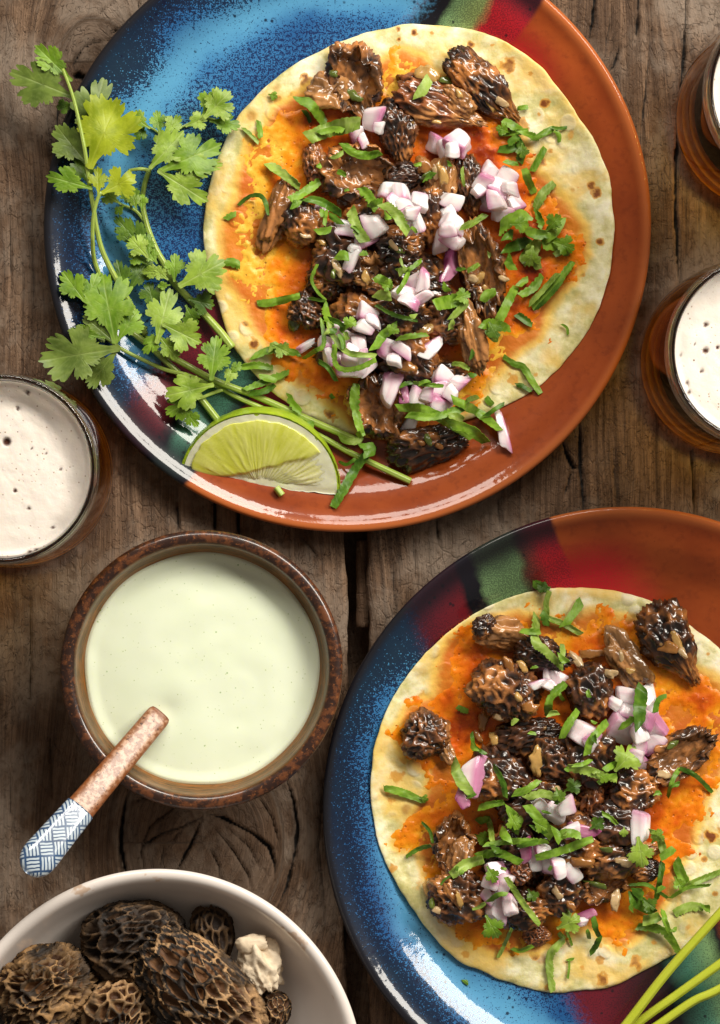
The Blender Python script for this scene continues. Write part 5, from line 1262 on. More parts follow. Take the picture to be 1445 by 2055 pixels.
sprig("cilantro sprig with small feathery leaves running up beside the upper tortilla", (465, 696),
      [([(466, 698), (440, 664), (400, 620), (348, 566), (330, 530), (312, 498), (294, 450), (286, 405), (290, 370), (300, 340)], 8.5, 5, None), ([(300, 342), (282, 339), (258, 342)], 4, 3, [60, 66, 62]),
       ([(306, 327), (322, 298), (324, 270)], 4, 2.5, None), ([(324, 272), (312, 262), (298, 254)], 2.6, 2, None), ([(292, 447), (272, 423), (240, 409)], 4, 2.6, None), ([(316, 300), (340, 268), (372, 252), (404, 238), (430, 240), (450, 250)], 3.2, 2.4, None), ([(300, 520), (282, 492), (262, 480)], 3, 2, None), ([(325, 548), (305, 530), (296, 515)], 3, 2, None)],
      [(409, 237, 456, 192, 1.0, 'l', 66, dict(spread=1.7, lobes=5)), (406, 234, 432, 188, .9, 'm', 56, dict(spread=1.5)), (420, 242, 474, 250, .75, 'm', 54, dict(spread=1.35, roll=-.3)), (372, 254, 412, 236, .8, 'l', 62, dict(spread=1.25)), (328, 270, 358, 236, .75, 'l', 64, dict(spread=1.5)),
       (322, 270, 315, 226, .75, 'm', 60, dict(spread=1.5)), (302, 258, 260, 229, .62, 'l', 62, dict(spread=1.35)), (292, 250, 276, 278, .7, 'd', 52, {}), (286, 252, 246, 256, .5, 'd', 52, dict(spread=1.2)), (300, 339, 362, 272, .62, 'l', 78, dict(spread=1.25, lobes=3, cut=.3, fold=.5)), (318, 345, 432, 292, .52, 'm', 80, dict(spread=1.15, cut=.55)), (330, 340, 432, 328, .30, 'l', 76, dict(spread=1.0)),
       (316, 342, 404, 396, .46, 'l', 80, dict(spread=1.15, cut=.5)), (244, 410, 204, 386, .55, 'l', 66, dict(spread=1.3)), (250, 412, 232, 428, .6, 'm', 60, {}), (274, 421, 266, 388, .75, 'l', 68, dict(spread=1.3)), (284, 424, 286, 392, .6, 'm', 64, dict(spread=1.3)), (264, 420, 258, 374, .7, 'd', 54, dict(spread=1.4)),
       (296, 514, 256, 444, .42, 'd', 58, dict(spread=1.2)), (276, 486, 236, 440, .5, 'd', 60, {}), (298, 518, 264, 478, .75, 'l', 68, dict(spread=1.5, lobes=5)), (264, 486, 234, 462, .55, 'd', 60, {}), (300, 520, 288, 470, .55, 'm', 62, dict(spread=1.4, lobes=5)), (296, 530, 262, 512, .6, 'm', 58, {}), (316, 530, 296, 500, .7, 'm', 62, dict(spread=1.5, lobes=5)),
       (330, 548, 290, 545, .5, 'l', 64, dict(spread=1.4)), (338, 562, 310, 540, .6, 'l', 66, dict(spread=1.5, lobes=5)), (342, 572, 318, 574, .6, 'm', 62, {}),
       (358, 575, 438, 528, .98, 'l', 74, dict(spread=1.75, lobes=3, cut=.35, fold=.05)), (350, 566, 350, 516, .72, 'm', 58, dict(spread=1.5)), (378, 600, 424, 612, .95, 'd', 52, dict(spread=1.6)), (312, 624, 298, 570, .85, 'd', 52, dict(spread=1.6)), (372, 612, 392, 648, .8, 'd', 50, {})], G, 560)
sprig("long stemmed cilantro sprig with a dark leaf over the plate's lower left rim", (824, 966),
      [([(824, 966), (760, 936), (700, 907), (640, 874), (560, 834), (480, 799), (440, 777), (409, 766), (373, 752), (329, 741), (274, 716), (238, 697), (228, 690), (190, 662), (160, 654)], 7, 3.2, None), ([(446, 782), (424, 790), (400, 800)], 4, 3, None), ([(432, 776), (424, 764), (426, 752)], 4, 3, None)],
      [(242, 698, 92, 722, .58, 'g', 92, dict(spread=1.6, lobes=5, cut=.45, curl=.03)), (236, 700, 182, 772, .52, 'g', 88, dict(spread=1.2, cut=.3)), (236, 692, 176, 640, .42, 'g', 84, dict(spread=1.1)), (212, 678, 145, 664, .22, 'm', 90, dict(spread=1.0, cut=.2, fold=.6)),
       (424, 764, 434, 684, .78, 'm', 82, dict(spread=1.65, lobes=5, cut=.4)), (430, 772, 342, 790, .66, 'l', 80, dict(spread=1.4)), (404, 792, 338, 826, .6, 'm', 70, dict(spread=1.35)), (366, 816, 394, 852, .5, 'm', 62, dict(spread=1.1))], G, 640)
sprig("straight cilantro stem with one small pale leaf, crossing under the lime's top", (720, 885),
      [([(726, 888), (690, 872), (640, 851), (580, 824), (510, 793), (468, 778), (420, 758), (371, 731), (324, 705)], 7, 6.5, None), ([(455, 772), (462, 756), (464, 742)], 4, 3, None)],
      [(452, 772, 470, 738, .6, 'l', 72, dict(spread=1.1)), (462, 752, 482, 728, .5, 'm', 70, dict(spread=1.1))], G, 680)

# ---------------- chopped shreds
HERB = {'l': leaf_mat("chopped_herb_light", (.25, .42, .035), (.42, .58, .10), (.55, .66, .22), .26), 'm': leaf_mat("chopped_herb_mid", (.15, .33, .014), (.29, .50, .040), (.34, .50, .10), .24), 'd': leaf_mat("chopped_herb_dark", (.05, .15, .009), (.14, .29, .020), (.16, .28, .04), .2)}
def shred(pts, width, shade, seed, frill=None, lift=3.0):
    rs = np.random.RandomState(seed); Lp = sum(math.hypot(b[0] - a[0], b[1] - a[1]) for a, b in zip(pts[:-1], pts[1:]))
    n = int(max(12, Lp / 2.6)); P = [np.array(p, float) for p in pts]
    if len(P) == 2:
        d = P[1] - P[0]; nn = np.array([-d[1], d[0]]) / (np.linalg.norm(d) + 1e-6); P = [P[0], (P[0] + P[1]) / 2 + nn * Lp * rs.uniform(-.10, .10), P[1]]
    q = spline(P, n); t = np.linspace(0, 1, n); T = np.gradient(q, axis=0); T /= np.linalg.norm(T, axis=1)[:, None] + 1e-9; Nn = np.column_stack([-T[:, 1], T[:, 0]])
    nv = 7; v = np.linspace(-1, 1, nv)
    w = width * 1.02 / 2 * (1 - .25 * (2 * t - 1) ** 4) * (1 + .25 * (vnoise(np.column_stack([t * Lp / 18 + seed, t * 0]), seed) - .5))
    fs = rs.choice([-1, 1]) if frill is None else frill
    tooth = (np.abs((((t * Lp / 6.0 + 1.2 * vnoise(np.column_stack([t * Lp / 12, t * 0]), seed + 9)) + rs.rand()) % 1) - .5) * 2) ** 1.6
    tooth2 = np.abs((((t * Lp / 15) + rs.rand()) % 1) - .5) * 2
    tooth = tooth * .85 * (rs.rand() < .62) * sstep(.2, .6, vnoise(np.column_stack([t * Lp / 20 + seed, t * 0]), seed + 5) + .15)
    wl = w * np.where(fs < 0, 1 - .55 * tooth * sstep(0, .3, tooth2), 1); wr = w * np.where(fs > 0, 1 - .55 * tooth * sstep(0, .3, tooth2), 1)
    wid = np.where(v[None] < 0, -wl[:, None] * -v[None], wr[:, None] * v[None])
    wid = wid * (1 + .22 * (vnoise(np.column_stack([np.repeat(t * Lp / 3.2, nv), np.tile(np.sign(v) * 5, n), np.zeros(n * nv)]), seed + 3).reshape(n, nv) - .5))
    sk = rs.uniform(-.5, .5) * width                                # slanted cut ends
    along = sk * v[None] * np.where(t < .5, 1 - 2 * t, -(2 * t - 1) * .6)[:, None]
    tilt = rs.uniform(-.3, .3) + rs.uniform(-.55, .55) * (t - .5) * 2; fold = rs.uniform(-.3, .7)
    gx = q[:, 0][:, None] + Nn[:, 0][:, None] * wid * np.cos(tilt)[:, None] + T[:, 0][:, None] * along
    gy = q[:, 1][:, None] + Nn[:, 1][:, None] * wid * np.cos(tilt)[:, None] + T[:, 1][:, None] * along
    X, Y = W(gx, gy, 110); gl = hm(X, Y); g = gl.max(1)
    k = max(2, int(14 / 2.6)); gp = np.pad(g, k, mode='edge'); gm = np.array([np.percentile(gp[i:i + 2 * k + 1], 80) for i in range(n)]); gm = np.convolve(np.pad(gm, k, mode='edge'), np.ones(2 * k + 1) / (2 * k + 1), 'valid')
    arch = rs.uniform(0, .14) * Lp * np.sin(np.pi * t) ** 2 * rs.uniform(.2, 1)
    Z = (gm + lift + arch)[:, None] + wid * np.sin(tilt)[:, None] + np.abs(np.sin(tilt))[:, None] * w[:, None] * .7 + fold * np.abs(wid) * .6 + (vnoise(np.column_stack([np.repeat(t * Lp / 14, nv), np.tile(v * 1.2, n), np.zeros(n * nv)]), seed).reshape(n, nv) - .5) * width * .22
    X, Y = W(gx, gy, Z)
    V, F = sheet(np.column_stack([X.ravel(), Y.ravel(), Z.ravel()]), n, nv, 1.1)
    vein = np.maximum(np.exp(-((v[None] - .5 * math.sin(seed)) * 4.5) ** 2) * np.ones((n, 1)) * .9 * (seed % 3 > 0), (np.abs((((t * Lp / 13 + vnoise(np.column_stack([t * 6, t * 0]), seed))[:, None] + v[None] * .8) % 1) - .5) < .10) * .8).ravel()
    o = build("chopped_cilantro", V, F, HERB[shade], attrs=dict(vein=np.concatenate([vein, vein, vein[_loop], vein[_loop]])))
    hm_add(V[:n * nv], 0)
    mx, my = q[n // 2]
    later(o, ("long " if Lp > 85 else "short " if Lp < 38 else "") + ("thin " if width < 10 else "broad " if width > 19 else "") + {'l': "pale green", 'm': "green", 'd': "dark green"}[shade], "cilantro shred", "cilantro", mx, my, "chopped cilantro on the upper taco" if my < 1050 else "chopped cilantro on the lower taco")
def leaflet(x, y, size, shade, seed, ang=None):
    rs = np.random.RandomState(seed); a = rs.uniform(0, 6.28) if ang is None else math.radians(ang); X, Y = W(x, y, 110); z = hm_disc(X, Y, size * .4, 70) + 5
    bx, by = x - math.cos(a) * size * .5, y - math.sin(a) * size * .5
    o = put_leaf(bx, by, bx + math.cos(a) * size, by + math.sin(a) * size, .95, shade, z, seed, None, spread=1.5, lobes=3, fold=rs.uniform(-.1, .4), curl=rs.uniform(-.1, .4), name="chopped_cilantro")
    later(o, ("large " if size > 42 else "small " if size < 24 else "") + {'l': "pale green", 'm': "green", 'd': "dark green"}[shade], "toothed cilantro leaf scrap", "cilantro", x, y, "chopped cilantro on the upper taco" if y < 1050 else "chopped cilantro on the lower taco")
SH = [  # points, width, shade
    ([599, 194, 628, 215, 654, 250], 20, 'm'), ([616, 277, 668, 258, 723, 246], 32, 'l'), ([609, 221, 623, 246], 9, 'd'), ([488, 256, 505, 272, 519, 287], 8, 'l'), ([519, 242, 523, 277], 13, 'm'), ([640, 268, 690, 262], 14, 'm'), ([689, 287, 708, 306, 738, 312, 764, 306], 17, 'm'), ([665, 318, 689, 305], 9, 'l'),
    ([537, 327, 568, 348, 602, 375], 18, 'l'), ([581, 401, 610, 385, 642, 363], 19, 'm'), ([478, 412, 500, 395, 520, 392, 532, 405, 538, 432], 9, 'd'), ([452, 440, 474, 428], 13, 'm'), ([613, 398, 645, 405, 685, 429], 17, 'd'), ([654, 422, 651, 453], 9, 'm'), ([633, 465, 665, 460], 16, 'm'), ([585, 412, 600, 402], 18, 'm'),
    ([703, 420, 714, 455, 734, 486], 24, 'l'), ([723, 377, 740, 395, 755, 422], 22, 'm'), ([740, 415, 768, 402], 16, 'm'), ([768, 408, 792, 425, 820, 467], 22, 'l'), ([924, 457, 950, 446, 975, 430], 14, 'l'), ([927, 336, 931, 374], 8, 'l'), ([838, 197, 850, 178, 862, 156], 22, 'l'), ([851, 360, 872, 346], 13, 'd'), ([684, 450, 660, 432], 14, 'd'),
    ([1010, 240, 1028, 252, 1048, 264], 18, 'm'), ([1000, 268, 1030, 266, 1060, 262], 13, 'm'), ([1045, 262, 1064, 270, 1080, 276], 14, 'm'), ([1070, 282, 1090, 268, 1112, 258], 13, 'm'), ([1108, 256, 1122, 258, 1138, 256], 8, 'd'), ([1113, 262, 1122, 272, 1122, 286], 9, 'm'), ([1000, 300, 1025, 298, 1050, 290], 16, 'd'), ([1038, 280, 1046, 300, 1042, 326], 17, 'd'), ([1013, 322, 1040, 328], 11, 'm'), ([1020, 290, 1042, 274], 16, 'd'), ([1038, 218, 1060, 215], 11, 'm'),
    ([1068, 344, 1080, 322, 1094, 296], 14, 'm'), ([1052, 338, 1060, 362, 1072, 388], 16, 'm'), ([1075, 418, 1088, 392, 1113, 367], 18, 'l'), ([1077, 420, 1082, 440, 1089, 456], 17, 'm'),
    ([1003, 460, 1030, 440, 1063, 432], 28, 'm'), ([1010, 500, 1035, 492, 1065, 480], 22, 'd'), ([1047, 528, 1066, 505, 1082, 482], 27, 'l'), ([1088, 488, 1116, 490, 1146, 506], 30, 'm'), ([1095, 475, 1112, 458, 1123, 437], 28, 'm'), ([1018, 515, 1022, 530, 1031, 542], 16, 'm'), ([1050, 455, 1075, 470, 1100, 470], 20, 'm'), ([1014, 482, 1030, 470], 20, 'd'), ([1062, 500, 1082, 540], 16, 'l'), ([1112, 512, 1140, 500], 14, 'l'),
    ([1068, 618, 1098, 588, 1124, 558, 1150, 525], 20, 'm'), ([1076, 622, 1106, 590, 1130, 562], 10, 'd'), ([1062, 610, 1090, 582, 1120, 548], 12, 'l'), ([994, 660, 1012, 622, 1035, 575], 17, 'm'), ([965, 650, 990, 652, 1024, 660], 22, 'm'), ([980, 662, 1000, 680], 18, 'd'), ([1043, 593, 1068, 578, 1088, 552], 18, 'm'), ([1037, 630, 1068, 652], 14, 'd'), ([1040, 575, 1060, 560], 15, 'm'),
    ([968, 605, 978, 592, 995, 583], 19, 'm'), ([938, 545, 962, 530], 11, 'l'), ([872, 612, 900, 606, 936, 598], 28, 'm'), ([905, 640, 922, 622, 940, 605], 15, 'l'), ([907, 730, 926, 732, 942, 742], 12, 'l'), ([1010, 715, 1032, 730, 1050, 737, 1068, 765, 1085, 790], 13, 'm'), ([1035, 772, 1050, 775, 1066, 786], 9, 'd'), ([1127, 650, 1138, 658, 1140, 672], 5, 'm'),
    ([796, 818, 850, 822, 905, 850, 948, 880], 19, 'm'), ([817, 832, 870, 836, 930, 818], 18, 'm'), ([907, 801, 960, 828, 1004, 864], 18, 'm'), ([900, 852, 938, 860, 976, 888], 20, 'm'), ([975, 797, 990, 812], 11, 'm'), ([975, 835, 995, 820, 1012, 810], 10, 'd'), ([935, 806, 960, 796], 10, 'd'), ([900, 835, 930, 842], 14, 'l'),
    ([516, 609, 550, 606, 602, 593], 15, 'm'), ([450, 524, 468, 528, 482, 534], 20, 'm'), ([505, 716, 550, 702, 602, 710], 17, 'm'), ([540, 700, 560, 690], 15, 'l'), ([637, 530, 626, 560, 636, 584, 654, 602], 7, 'm'), ([620, 598, 640, 602, 654, 604], 7, 'd'), ([650, 610, 655, 632, 664, 655], 17, 'm'), ([646, 640, 650, 690, 630, 706, 609, 720], 9, 'm'),
    ([657, 647, 670, 676, 700, 708, 755, 714], 11, 'l'), ([683, 665, 696, 650, 712, 640], 15, 'm'), ([671, 690, 672, 728, 690, 742, 722, 738, 755, 722], 12, 'm'), ([750, 702, 770, 672, 797, 652], 17, 'm'), ([754, 612, 790, 632, 838, 644], 9, 'd'), ([752, 556, 772, 566, 786, 578], 20, 'm'), ([752, 590, 785, 595], 20, 'l'), ([796, 543, 820, 540, 846, 522], 11, 'm'), ([796, 588, 810, 568, 820, 546], 9, 'm'), ([800, 550, 815, 536], 12, 'l'),
    ([675, 512, 700, 516], 18, 'm'), ([796, 680, 825, 674, 858, 671], 12, 'm'), ([715, 770, 712, 810, 724, 866], 19, 'm'), ([580, 790, 586, 810, 604, 828], 15, 'm'), ([640, 725, 660, 740, 675, 765], 10, 'd'), ([803, 774, 828, 768], 9, 'd'), ([830, 768, 860, 772, 890, 775], 9, 'm'), ([862, 764, 840, 772], 9, 'm'), ([485, 737, 515, 733, 548, 738], 15, 'm'), ([490, 782, 530, 766, 580, 746], 14, 'm'), ([500, 790, 530, 785, 552, 772], 12, 'd'), ([520, 755, 555, 765], 12, 'm'), ([660, 640, 690, 655], 10, 'd'), ([690, 700, 680, 670], 10, 'd'),
    ([680, 877, 700, 886, 727, 884], 15, 'l'), ([752, 893, 720, 930, 690, 980, 668, 1018], 20, 'd'), ([728, 890, 742, 900, 738, 918], 24, 'd'), ([680, 926, 696, 932, 714, 920], 7, 'd'), ([718, 876, 732, 868], 14, 'm'), ([616, 846, 630, 856], 14, 'm'),
    # lower taco
    ([917, 1418, 940, 1428], 13, 'm'), ([946, 1470, 952, 1498, 975, 1514], 9, 'd'), ([910, 1528, 922, 1562, 947, 1596], 20, 'l'), ([770, 1581, 806, 1590, 850, 1607], 15, 'm'), ([1026, 1452, 1038, 1442], 11, 'l'), ([990, 1537, 1002, 1556, 1010, 1578], 11, 'd'), ([1069, 1170, 1086, 1176, 1103, 1183], 18, 'd'),
    ([1103, 1186, 1096, 1212, 1099, 1240], 11, 'l'), ([1077, 1235, 1074, 1285, 1098, 1310, 1130, 1340], 18, 'l'), ([1099, 1240, 1130, 1252, 1167, 1273], 13, 'l'), ([1132, 1257, 1150, 1232, 1167, 1206], 19, 'm'), ([1086, 1230, 1096, 1256], 16, 'd'), ([1044, 1266, 1085, 1268], 14, 'm'), ([1124, 1332, 1128, 1292], 11, 'l'), ([1120, 1316, 1138, 1330], 13, 'm'),
    ([1099, 1437, 1105, 1400, 1135, 1370], 17, 'm'), ([1099, 1434, 1121, 1430], 12, 'l'), ([1127, 1482, 1140, 1455, 1160, 1425], 16, 'm'), ([1178, 1515, 1186, 1486, 1219, 1448], 16, 'm'), ([1244, 1458, 1258, 1452, 1272, 1438], 15, 'm'), ([1285, 1459, 1284, 1420, 1290, 1376], 25, 'd'), ([1315, 1430, 1322, 1405, 1338, 1396], 12, 'd'), ([1137, 1540, 1180, 1548, 1238, 1566], 19, 'l'), ([1150, 1536, 1186, 1524], 10, 'm'), ([1200, 1572, 1238, 1556], 12, 'm'), ([1212, 1546, 1240, 1530], 12, 'm'),
    ([1340, 1600, 1350, 1566, 1364, 1541], 10, 'm'), ([1364, 1541, 1396, 1556, 1430, 1590], 10, 'd'), ([1352, 1580, 1364, 1572], 9, 'd'), ([846, 1650, 862, 1668, 868, 1692], 7, 'd'), ([815, 1720, 840, 1704, 865, 1697], 10, 'd'), ([978, 1637, 984, 1660, 988, 1690], 14, 'l'), ([960, 1622, 985, 1614, 1012, 1610], 15, 'm'), ([958, 1650, 980, 1644], 18, 'm'), ([1025, 1620, 1032, 1640, 1046, 1658], 24, 'm'), ([1030, 1592, 1056, 1585, 1082, 1566], 14, 'm'), ([1054, 1602, 1090, 1592, 1130, 1607], 17, 'l'), ([1004, 1560, 1014, 1600], 12, 'd'),
    ([1058, 1615, 1078, 1640, 1108, 1680], 22, 'm'), ([972, 1695, 1030, 1688, 1100, 1688], 14, 'm'), ([957, 1718, 1000, 1712, 1046, 1731], 17, 'm'), ([905, 1757, 935, 1735, 970, 1724], 22, 'l'), ([884, 1776, 904, 1758], 5, 'd'), ([1016, 1760, 1045, 1805, 1083, 1856], 14, 'l'), ([980, 1810, 1000, 1796, 1018, 1795], 10, 'm'), ([948, 1825, 962, 1820, 974, 1812], 9, 'l'), ([999, 1922, 1012, 1896, 1027, 1863], 8, 'l'), ([1027, 1903, 1045, 1908, 1070, 1898], 9, 'm'), ([1020, 1690, 1005, 1665], 18, 'm'), ([1042, 1670, 1020, 1650], 16, 'd'), ([985, 1700, 1004, 1712], 16, 'd'), ([1066, 1660, 1096, 1672], 12, 'd'),
    ([1040, 1700, 1080, 1690], 12, 'd'), ([1118, 1681, 1140, 1672, 1166, 1678], 19, 'm'), ([1075, 1722, 1130, 1706, 1190, 1683], 17, 'm'), ([1112, 1660, 1124, 1690], 15, 'm'), ([1208, 1632, 1224, 1640, 1239, 1655], 10, 'm'), ([1310, 1665, 1324, 1682, 1332, 1710], 16, 'l'), ([1318, 1807, 1324, 1768, 1330, 1730], 13, 'd'), ([1325, 1722, 1340, 1712, 1353, 1702], 16, 'm'), ([1356, 1725, 1366, 1752, 1380, 1779], 19, 'm'), ([1365, 1782, 1400, 1768, 1450, 1748], 13, 'l'), ([1345, 1802, 1380, 1782, 1426, 1776], 8, 'm'), ([1262, 1776, 1300, 1776, 1340, 1802], 8, 'd'), ([1262, 1800, 1285, 1812, 1312, 1832], 26, 'd'), ([1276, 1782, 1290, 1800], 20, 'd'),
    ([1353, 1834, 1385, 1820, 1412, 1822], 19, 'l'), ([1412, 1816, 1425, 1826], 16, 'm'), ([1278, 1860, 1310, 1862, 1340, 1876, 1367, 1920], 18, 'm'), ([1290, 1848, 1325, 1838], 22, 'l'), ([1330, 1826, 1336, 1852, 1346, 1876], 11, 'm'), ([1348, 1870, 1358, 1862], 9, 'm'), ([1190, 1840, 1196, 1866, 1203, 1880], 12, 'd'), ([1203, 1880, 1196, 1898, 1184, 1914], 11, 'd'), ([1133, 1885, 1106, 1915, 1104, 1950, 1110, 1990], 15, 'l'), ([1142, 1926, 1142, 1944, 1139, 1964], 5, 'm'), ([1138, 1928, 1152, 1924], 6, 'm'), ([1137, 1870, 1148, 1898], 7, 'm'), ([931, 1966, 940, 1974], 9, 'd'),
]
for i, (p, w, s) in enumerate(SH): shred(list(zip(p[0::2], p[1::2])), w, s, 3000 + i)
LF = [(547, 192, 18, 'm', 20), (1040, 450, 34, 'm', 0), (1066, 512, 40, 'l', 100), (1128, 492, 40, 'm', 20), (1108, 450, 36, 'm', -50), (774, 572, 26, 'm', 20), (925, 596, 34, 'm', -20), (990, 660, 34, 'd', 60), (786, 664, 26, 'm', -60), (700, 650, 28, 'm', -60), (562, 700, 34, 'l', 30), (1012, 262, 26, 'm', 200), (1048, 300, 28, 'd', 90),
      (1252, 1526, 58, 'l', -50), (1285, 1706, 56, 'l', 80), (1252, 1668, 18, 'l', 90), (1315, 1680, 30, 'l', -60), (1138, 1852, 48, 'l', -30), (986, 1856, 46, 'm', 60), (1066, 1795, 26, 'd', 60), (1195, 1655, 30, 'd', -40), (985, 1752, 32, 'm', 60), (1146, 1580, 32, 'd', -30), (1030, 1645, 34, 'm', 60), (965, 1680, 30, 'm', 20), (1085, 1176, 24, 'd', 30), (1210, 1560, 22, 'm', 40), (1360, 1770, 26, 'm', 60), (850, 1602, 16, 'm', 20), (1120, 1592, 26, 'd', 70), (1300, 1812, 30, 'd', 40), (1082, 1655, 30, 'm', 30)]
_rs = np.random.RandomState(5)
for k in range(44):                                   # small chopped flecks sprinkled through the filling
    _a, _q = _rs.uniform(0, 6.28), math.sqrt(_rs.rand())
    fx, fy = (790 + 240 * _q * math.cos(_a), 545 + 330 * _q * math.sin(_a)) if k % 2 else (1135 + 260 * _q * math.cos(_a), 1590 + 300 * _q * math.sin(_a))
    fa = _rs.uniform(0, 6.28); fl = _rs.uniform(9, 20); shred([(fx, fy), (fx + fl * math.cos(fa), fy + fl * math.sin(fa))], _rs.uniform(6, 12), 'lmmd'[_rs.randint(4)], 6000 + k)
for i, (x, y, s, sh, a) in enumerate(LF): leaflet(x, y, s, sh, 4000 + i, a)
settle_labels(); unclash()

# ---------------- bare stems at the lower right
for i, (pts, r0, r1, lab, zs) in enumerate([
        ([(1230, 2090), (1262, 2050), (1340, 1950), (1445, 1832), (1520, 1745)], 10, 8.5, "topmost of the three bare cilantro stems at the photo's lower right corner", [70, 74, 84, 92]),
        ([(1240, 2110), (1275, 2058), (1360, 1995), (1445, 1934), (1560, 1850)], 9, 9, "middle one of the bare cilantro stems at the lower right corner", [44, 50, 62, 66]),
        ([(1270, 2090), (1320, 2058), (1390, 2010), (1445, 1984), (1580, 1905)], 9.5, 8.5, "lowest of the three bare cilantro stems at the lower right corner", [40, 50, 62, 66])]):
    q = spline(pts, 60); n = 60; r = np.linspace(r0, r1, n); X, Y = W(q[:, 0], q[:, 1], 60)
    Z = np.maximum(hm(X, Y).max() * 0 + np.interp(np.linspace(0, 1, n), np.linspace(0, 1, len(zs)), zs), hm(X, Y) + r)
    Z = np.convolve(np.pad(Z, 6, mode='edge'), np.ones(13) / 13, 'valid'); X, Y = W(q[:, 0], q[:, 1], Z)
    V, F = tube(np.column_stack([X, Y, Z]), r, 16); rib = np.concatenate([np.tile(.5 + .5 * np.cos(np.arange(16) * 2 * np.pi / 16 * 5), n), [0, 0]])
    o = build("cilantro_sprig", V, F, STEMY, attrs=dict(rib=rib)); tag(o, lab, "cilantro", "bare cilantro stems"); hm_add(V, 0)

# ================================================================== LIME WEDGE
def lime():
    z0 = 44.0
    ax_, ay_ = W(366, 952, z0); bx_, by_ = W(676, 992, z0); A = np.array([ax_, ay_, z0]); B = np.array([bx_, by_, z0 + 4]); C = (A + B) / 2; R = np.linalg.norm(B - A) / 2; e0 = (B - A) / (2 * R)
    e1 = np.array([-e0[1], e0[0], 0]); e1 /= np.linalg.norm(e1); e2 = np.cross(e0, e1); e2 = e2 if e2[2] > 0 else -e2
    phi1, phi0 = math.radians(26), math.radians(-8)
    g = empty("lime_wedge", C[0], C[1], 20); tag(g, "juicy lime wedge lying on the upper plate's lower left rim, cut face up", "lime")
    def P(al, ph, r): return C + r * (np.cos(al)[..., None] * e0 * 1.0 + np.sin(al)[..., None] * (np.cos(ph)[..., None] * e1 + np.sin(ph)[..., None] * e2))
    def squash(al): return 1 + .035 * np.abs(np.cos(al)) ** 6                    # the fruit's nipple ends
    # peel: outside and inside skin
    na, npn = 90, 24; al = np.linspace(.02, np.pi - .02, na); ph = np.linspace(phi0, phi1, npn); AL, PH = np.meshgrid(al, ph, indexing='ij')
    bump = (fbm(np.column_stack([AL.ravel() * 22, PH.ravel() * 22]), 8, 2).reshape(AL.shape) - .5) * 2.2
    Vo = P(AL, PH, (R * squash(AL) + bump)[..., None]).reshape(-1, 3); Vi = P(AL, PH, (R * .955 * squash(AL))[..., None]).reshape(-1, 3)
    n = na * npn; f = gridf(na, npn); idx = np.arange(n).reshape(na, npn); lp = np.concatenate([idx[0, :], idx[1:, -1], idx[-1, -2::-1], idx[-2:0:-1, 0]]); a, b = lp, np.roll(lp, -1)
    m = M("lime_peel"); o = m.obj(); nn = m.noise(o, 130, 3, .6); v = m.voro(o, 620).outputs['Distance']
    col = m.mix(nn, (.24, .42, .010), (.46, .60, .030)); m.set(Base_Color=col, Roughness=.3, Coat_Weight=.5, Coat_Roughness=.15, Normal=m.bump(v, .35, .0006))
    build("peel", np.vstack([Vo, Vi]), [f[:, ::-1], f + n, np.column_stack([a, b, b + n, a + n])], m.mat, g)
    # pith: the pale ring on the cut face plus the bottom face
    m = M("lime_pith"); o = m.obj(); nn = m.noise(o, 160, 4, .6); m.set(Base_Color=m.mix(nn, (.84, .86, .52), (.94, .95, .74)), Roughness=.45, Subsurface_Weight=.4, Subsurface_Radius=(.004, .004, .002), Subsurface_Scale=.5, Normal=m.bump(nn, .35, .0006))
    def half(rf, zoff, nr=30, fn=None):
        rr = np.linspace(0, 1, nr); RR, A2 = np.meshgrid(rr, np.linspace(0, np.pi, 120), indexing='ij')
        return RR, A2
    nrm = -math.sin(phi1) * e1 + math.cos(phi1) * e2
    RR, A2 = half(1, 0, 26); X = RR * np.cos(A2); Y = RR * np.sin(A2)
    wav = (fbm(np.column_stack([X.ravel() * 9, Y.ravel() * 9]), 4, 3).reshape(X.shape) - .5)
    d1 = math.cos(phi1) * e1 + math.sin(phi1) * e2
    rag = -8 * (fbm(np.column_stack([X.ravel() * 11, 0 * X.ravel()]), 12, 3).reshape(X.shape) - .25) * np.exp(-(Y / .1) ** 2)       # ragged straight edge
    top = C + (R * .985) * (X[..., None] * e0 * (1.01) + Y[..., None] * d1) + rag[..., None] * d1 + (wav * 2.4 + .6)[..., None] * nrm
    d0 = math.cos(phi0) * e1 + math.sin(phi0) * e2
    bot = C + (R * .95) * (X[..., None] * e0 + Y[..., None] * d0) + rag[..., None] * d1 - 4 * nrm
    n = X.size; f = gridf(26, 120); idx = np.arange(n).reshape(26, 120)
    # straight edge joins top and bottom
    s0 = np.concatenate([idx[::-1, -1], idx[1:, 0]]); strip = np.column_stack([s0[:-1], s0[1:], s0[1:] + n, s0[:-1] + n])
    build("pith", np.vstack([top.reshape(-1, 3), bot.reshape(-1, 3)]), [f, f[:, ::-1] + n, strip], m.mat, g)
    # flesh: one big juicy segment, ragged towards the straight edge
    nr, na = 60, 170; rr = np.linspace(0, 1, nr); aa = np.linspace(.02, np.pi - .02, na); RR, A2 = np.meshgrid(rr, aa, indexing='ij')
    # superelliptic half disc from height y0 up to the ring
    cx0, cy0 = -.03, .36
    ang = np.linspace(0, 2 * np.pi, na, endpoint=False); RR, AN = np.meshgrid(rr, ang, indexing='ij')
    ca, sa = np.cos(ang), np.sin(ang)
    def ray(c, s):
        # distance from (cx0,cy0) to ring radius .885, or to the lower edge y=.07
        bq = cx0 * c + cy0 * s; t1 = -bq + math.sqrt(bq * bq - (cx0 ** 2 + cy0 ** 2 - .925 ** 2)); t2 = (.045 - cy0) / s if s < -1e-3 else 9
        return (t1 ** -9 + t2 ** -9) ** (-1 / 9) if t2 < 8 else t1
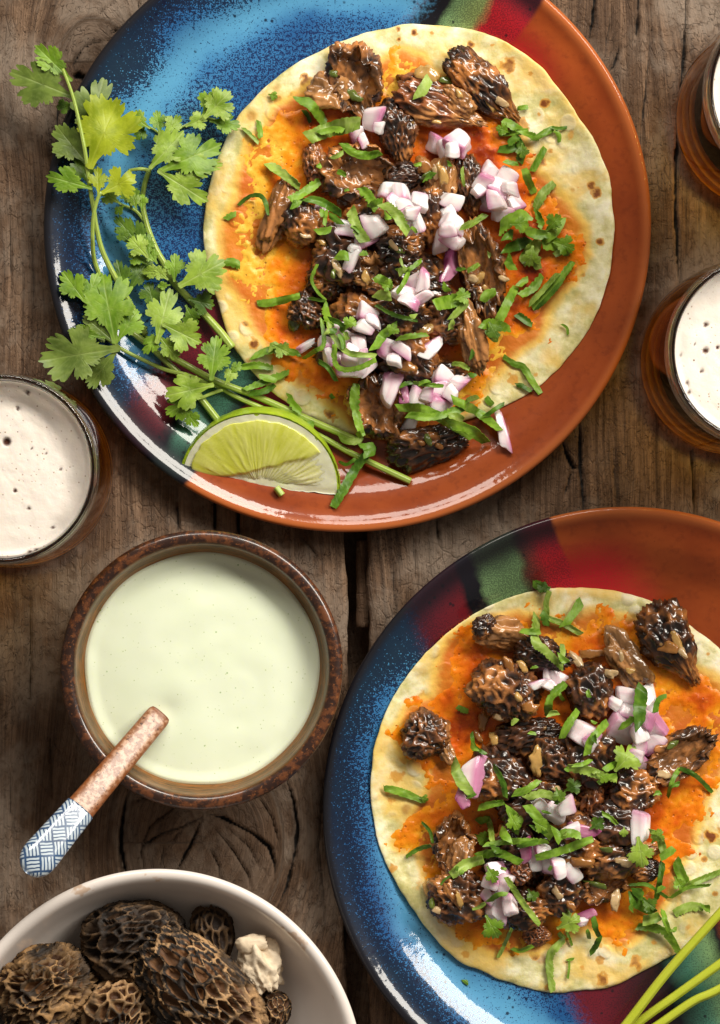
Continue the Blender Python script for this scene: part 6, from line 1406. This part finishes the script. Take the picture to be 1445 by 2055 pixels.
    Lr = np.array([ray(c, s) for c, s in zip(ca, sa)]); Lr *= 1 + .035 * (fbm(np.column_stack([ca * 6, sa * 6]), 9, 3) - .5) * 2
    X = cx0 + RR * Lr[None] * np.cos(AN); Y = cy0 + RR * Lr[None] * np.sin(AN)
    # pulp sacs run out from the middle of the straight edge
    pa = np.arctan2(Y + .12, X); pr = np.hypot(X, Y + .12)
    sac = fbm(np.column_stack([pa.ravel() * 26, pr.ravel() * 4.0]), 6, 3).reshape(X.shape); sac2 = np.abs(np.sin(pa * 34 + 3 * vnoise(np.column_stack([pa.ravel() * 5, pr.ravel() * 5]), 3).reshape(X.shape)))
    torn = sstep(.03, -.03, Y - (.26 + .38 * X + .16 * (fbm(np.column_stack([X.ravel() * 4, 0 * X.ravel()]), 14, 3).reshape(X.shape) - .5)))
    h = 3 * (1 - RR ** 6) + (sac - .5) * 1.8 * sstep(1, .8, RR) + (sac2 - .5) * 1.6 * torn - torn * 3.5
    V = C + (R * .975) * (X[..., None] * e0 * 1.01 + Y[..., None] * d1) + (h + 2.6)[..., None] * nrm
    low = V[-1] - 8 * nrm; V = np.vstack([V.reshape(-1, 3), low])
    m = M("lime_flesh"); t = m.attr("torn"); sc = m.attr("sac")
    col = m.mix(sc, (.68, .72, .045), (.84, .86, .24)); col = m.mix(m.mul(t, .8), col, m.mix(sc, (.72, .70, .22), (.92, .90, .56)))
    m.set(Base_Color=col, Roughness=.16, Subsurface_Weight=.55, Subsurface_Radius=(.006, .006, .002), Subsurface_Scale=.6, Coat_Weight=.5, Coat_Roughness=.08, Normal=m.bump(m.noise(m.obj(), 260, 3, .6), .2, .0006))
    pd = lambda q: np.concatenate([q.ravel(), q[-1]])
    build("flesh", V, gridf(nr + 1, na, wrap_v=True)[:, ::-1] if False else gridf(nr + 1, na, wrap_v=True), m.mat, g, attrs=dict(torn=pd(torn), sac=pd(np.clip(.55 + (sac - .5) * 1.3 + (sac2 - .5) * .8 * torn, 0, 1))))
lime()
for o in bpy.data.objects:
    if '_o' in o.keys(): del o['_o']
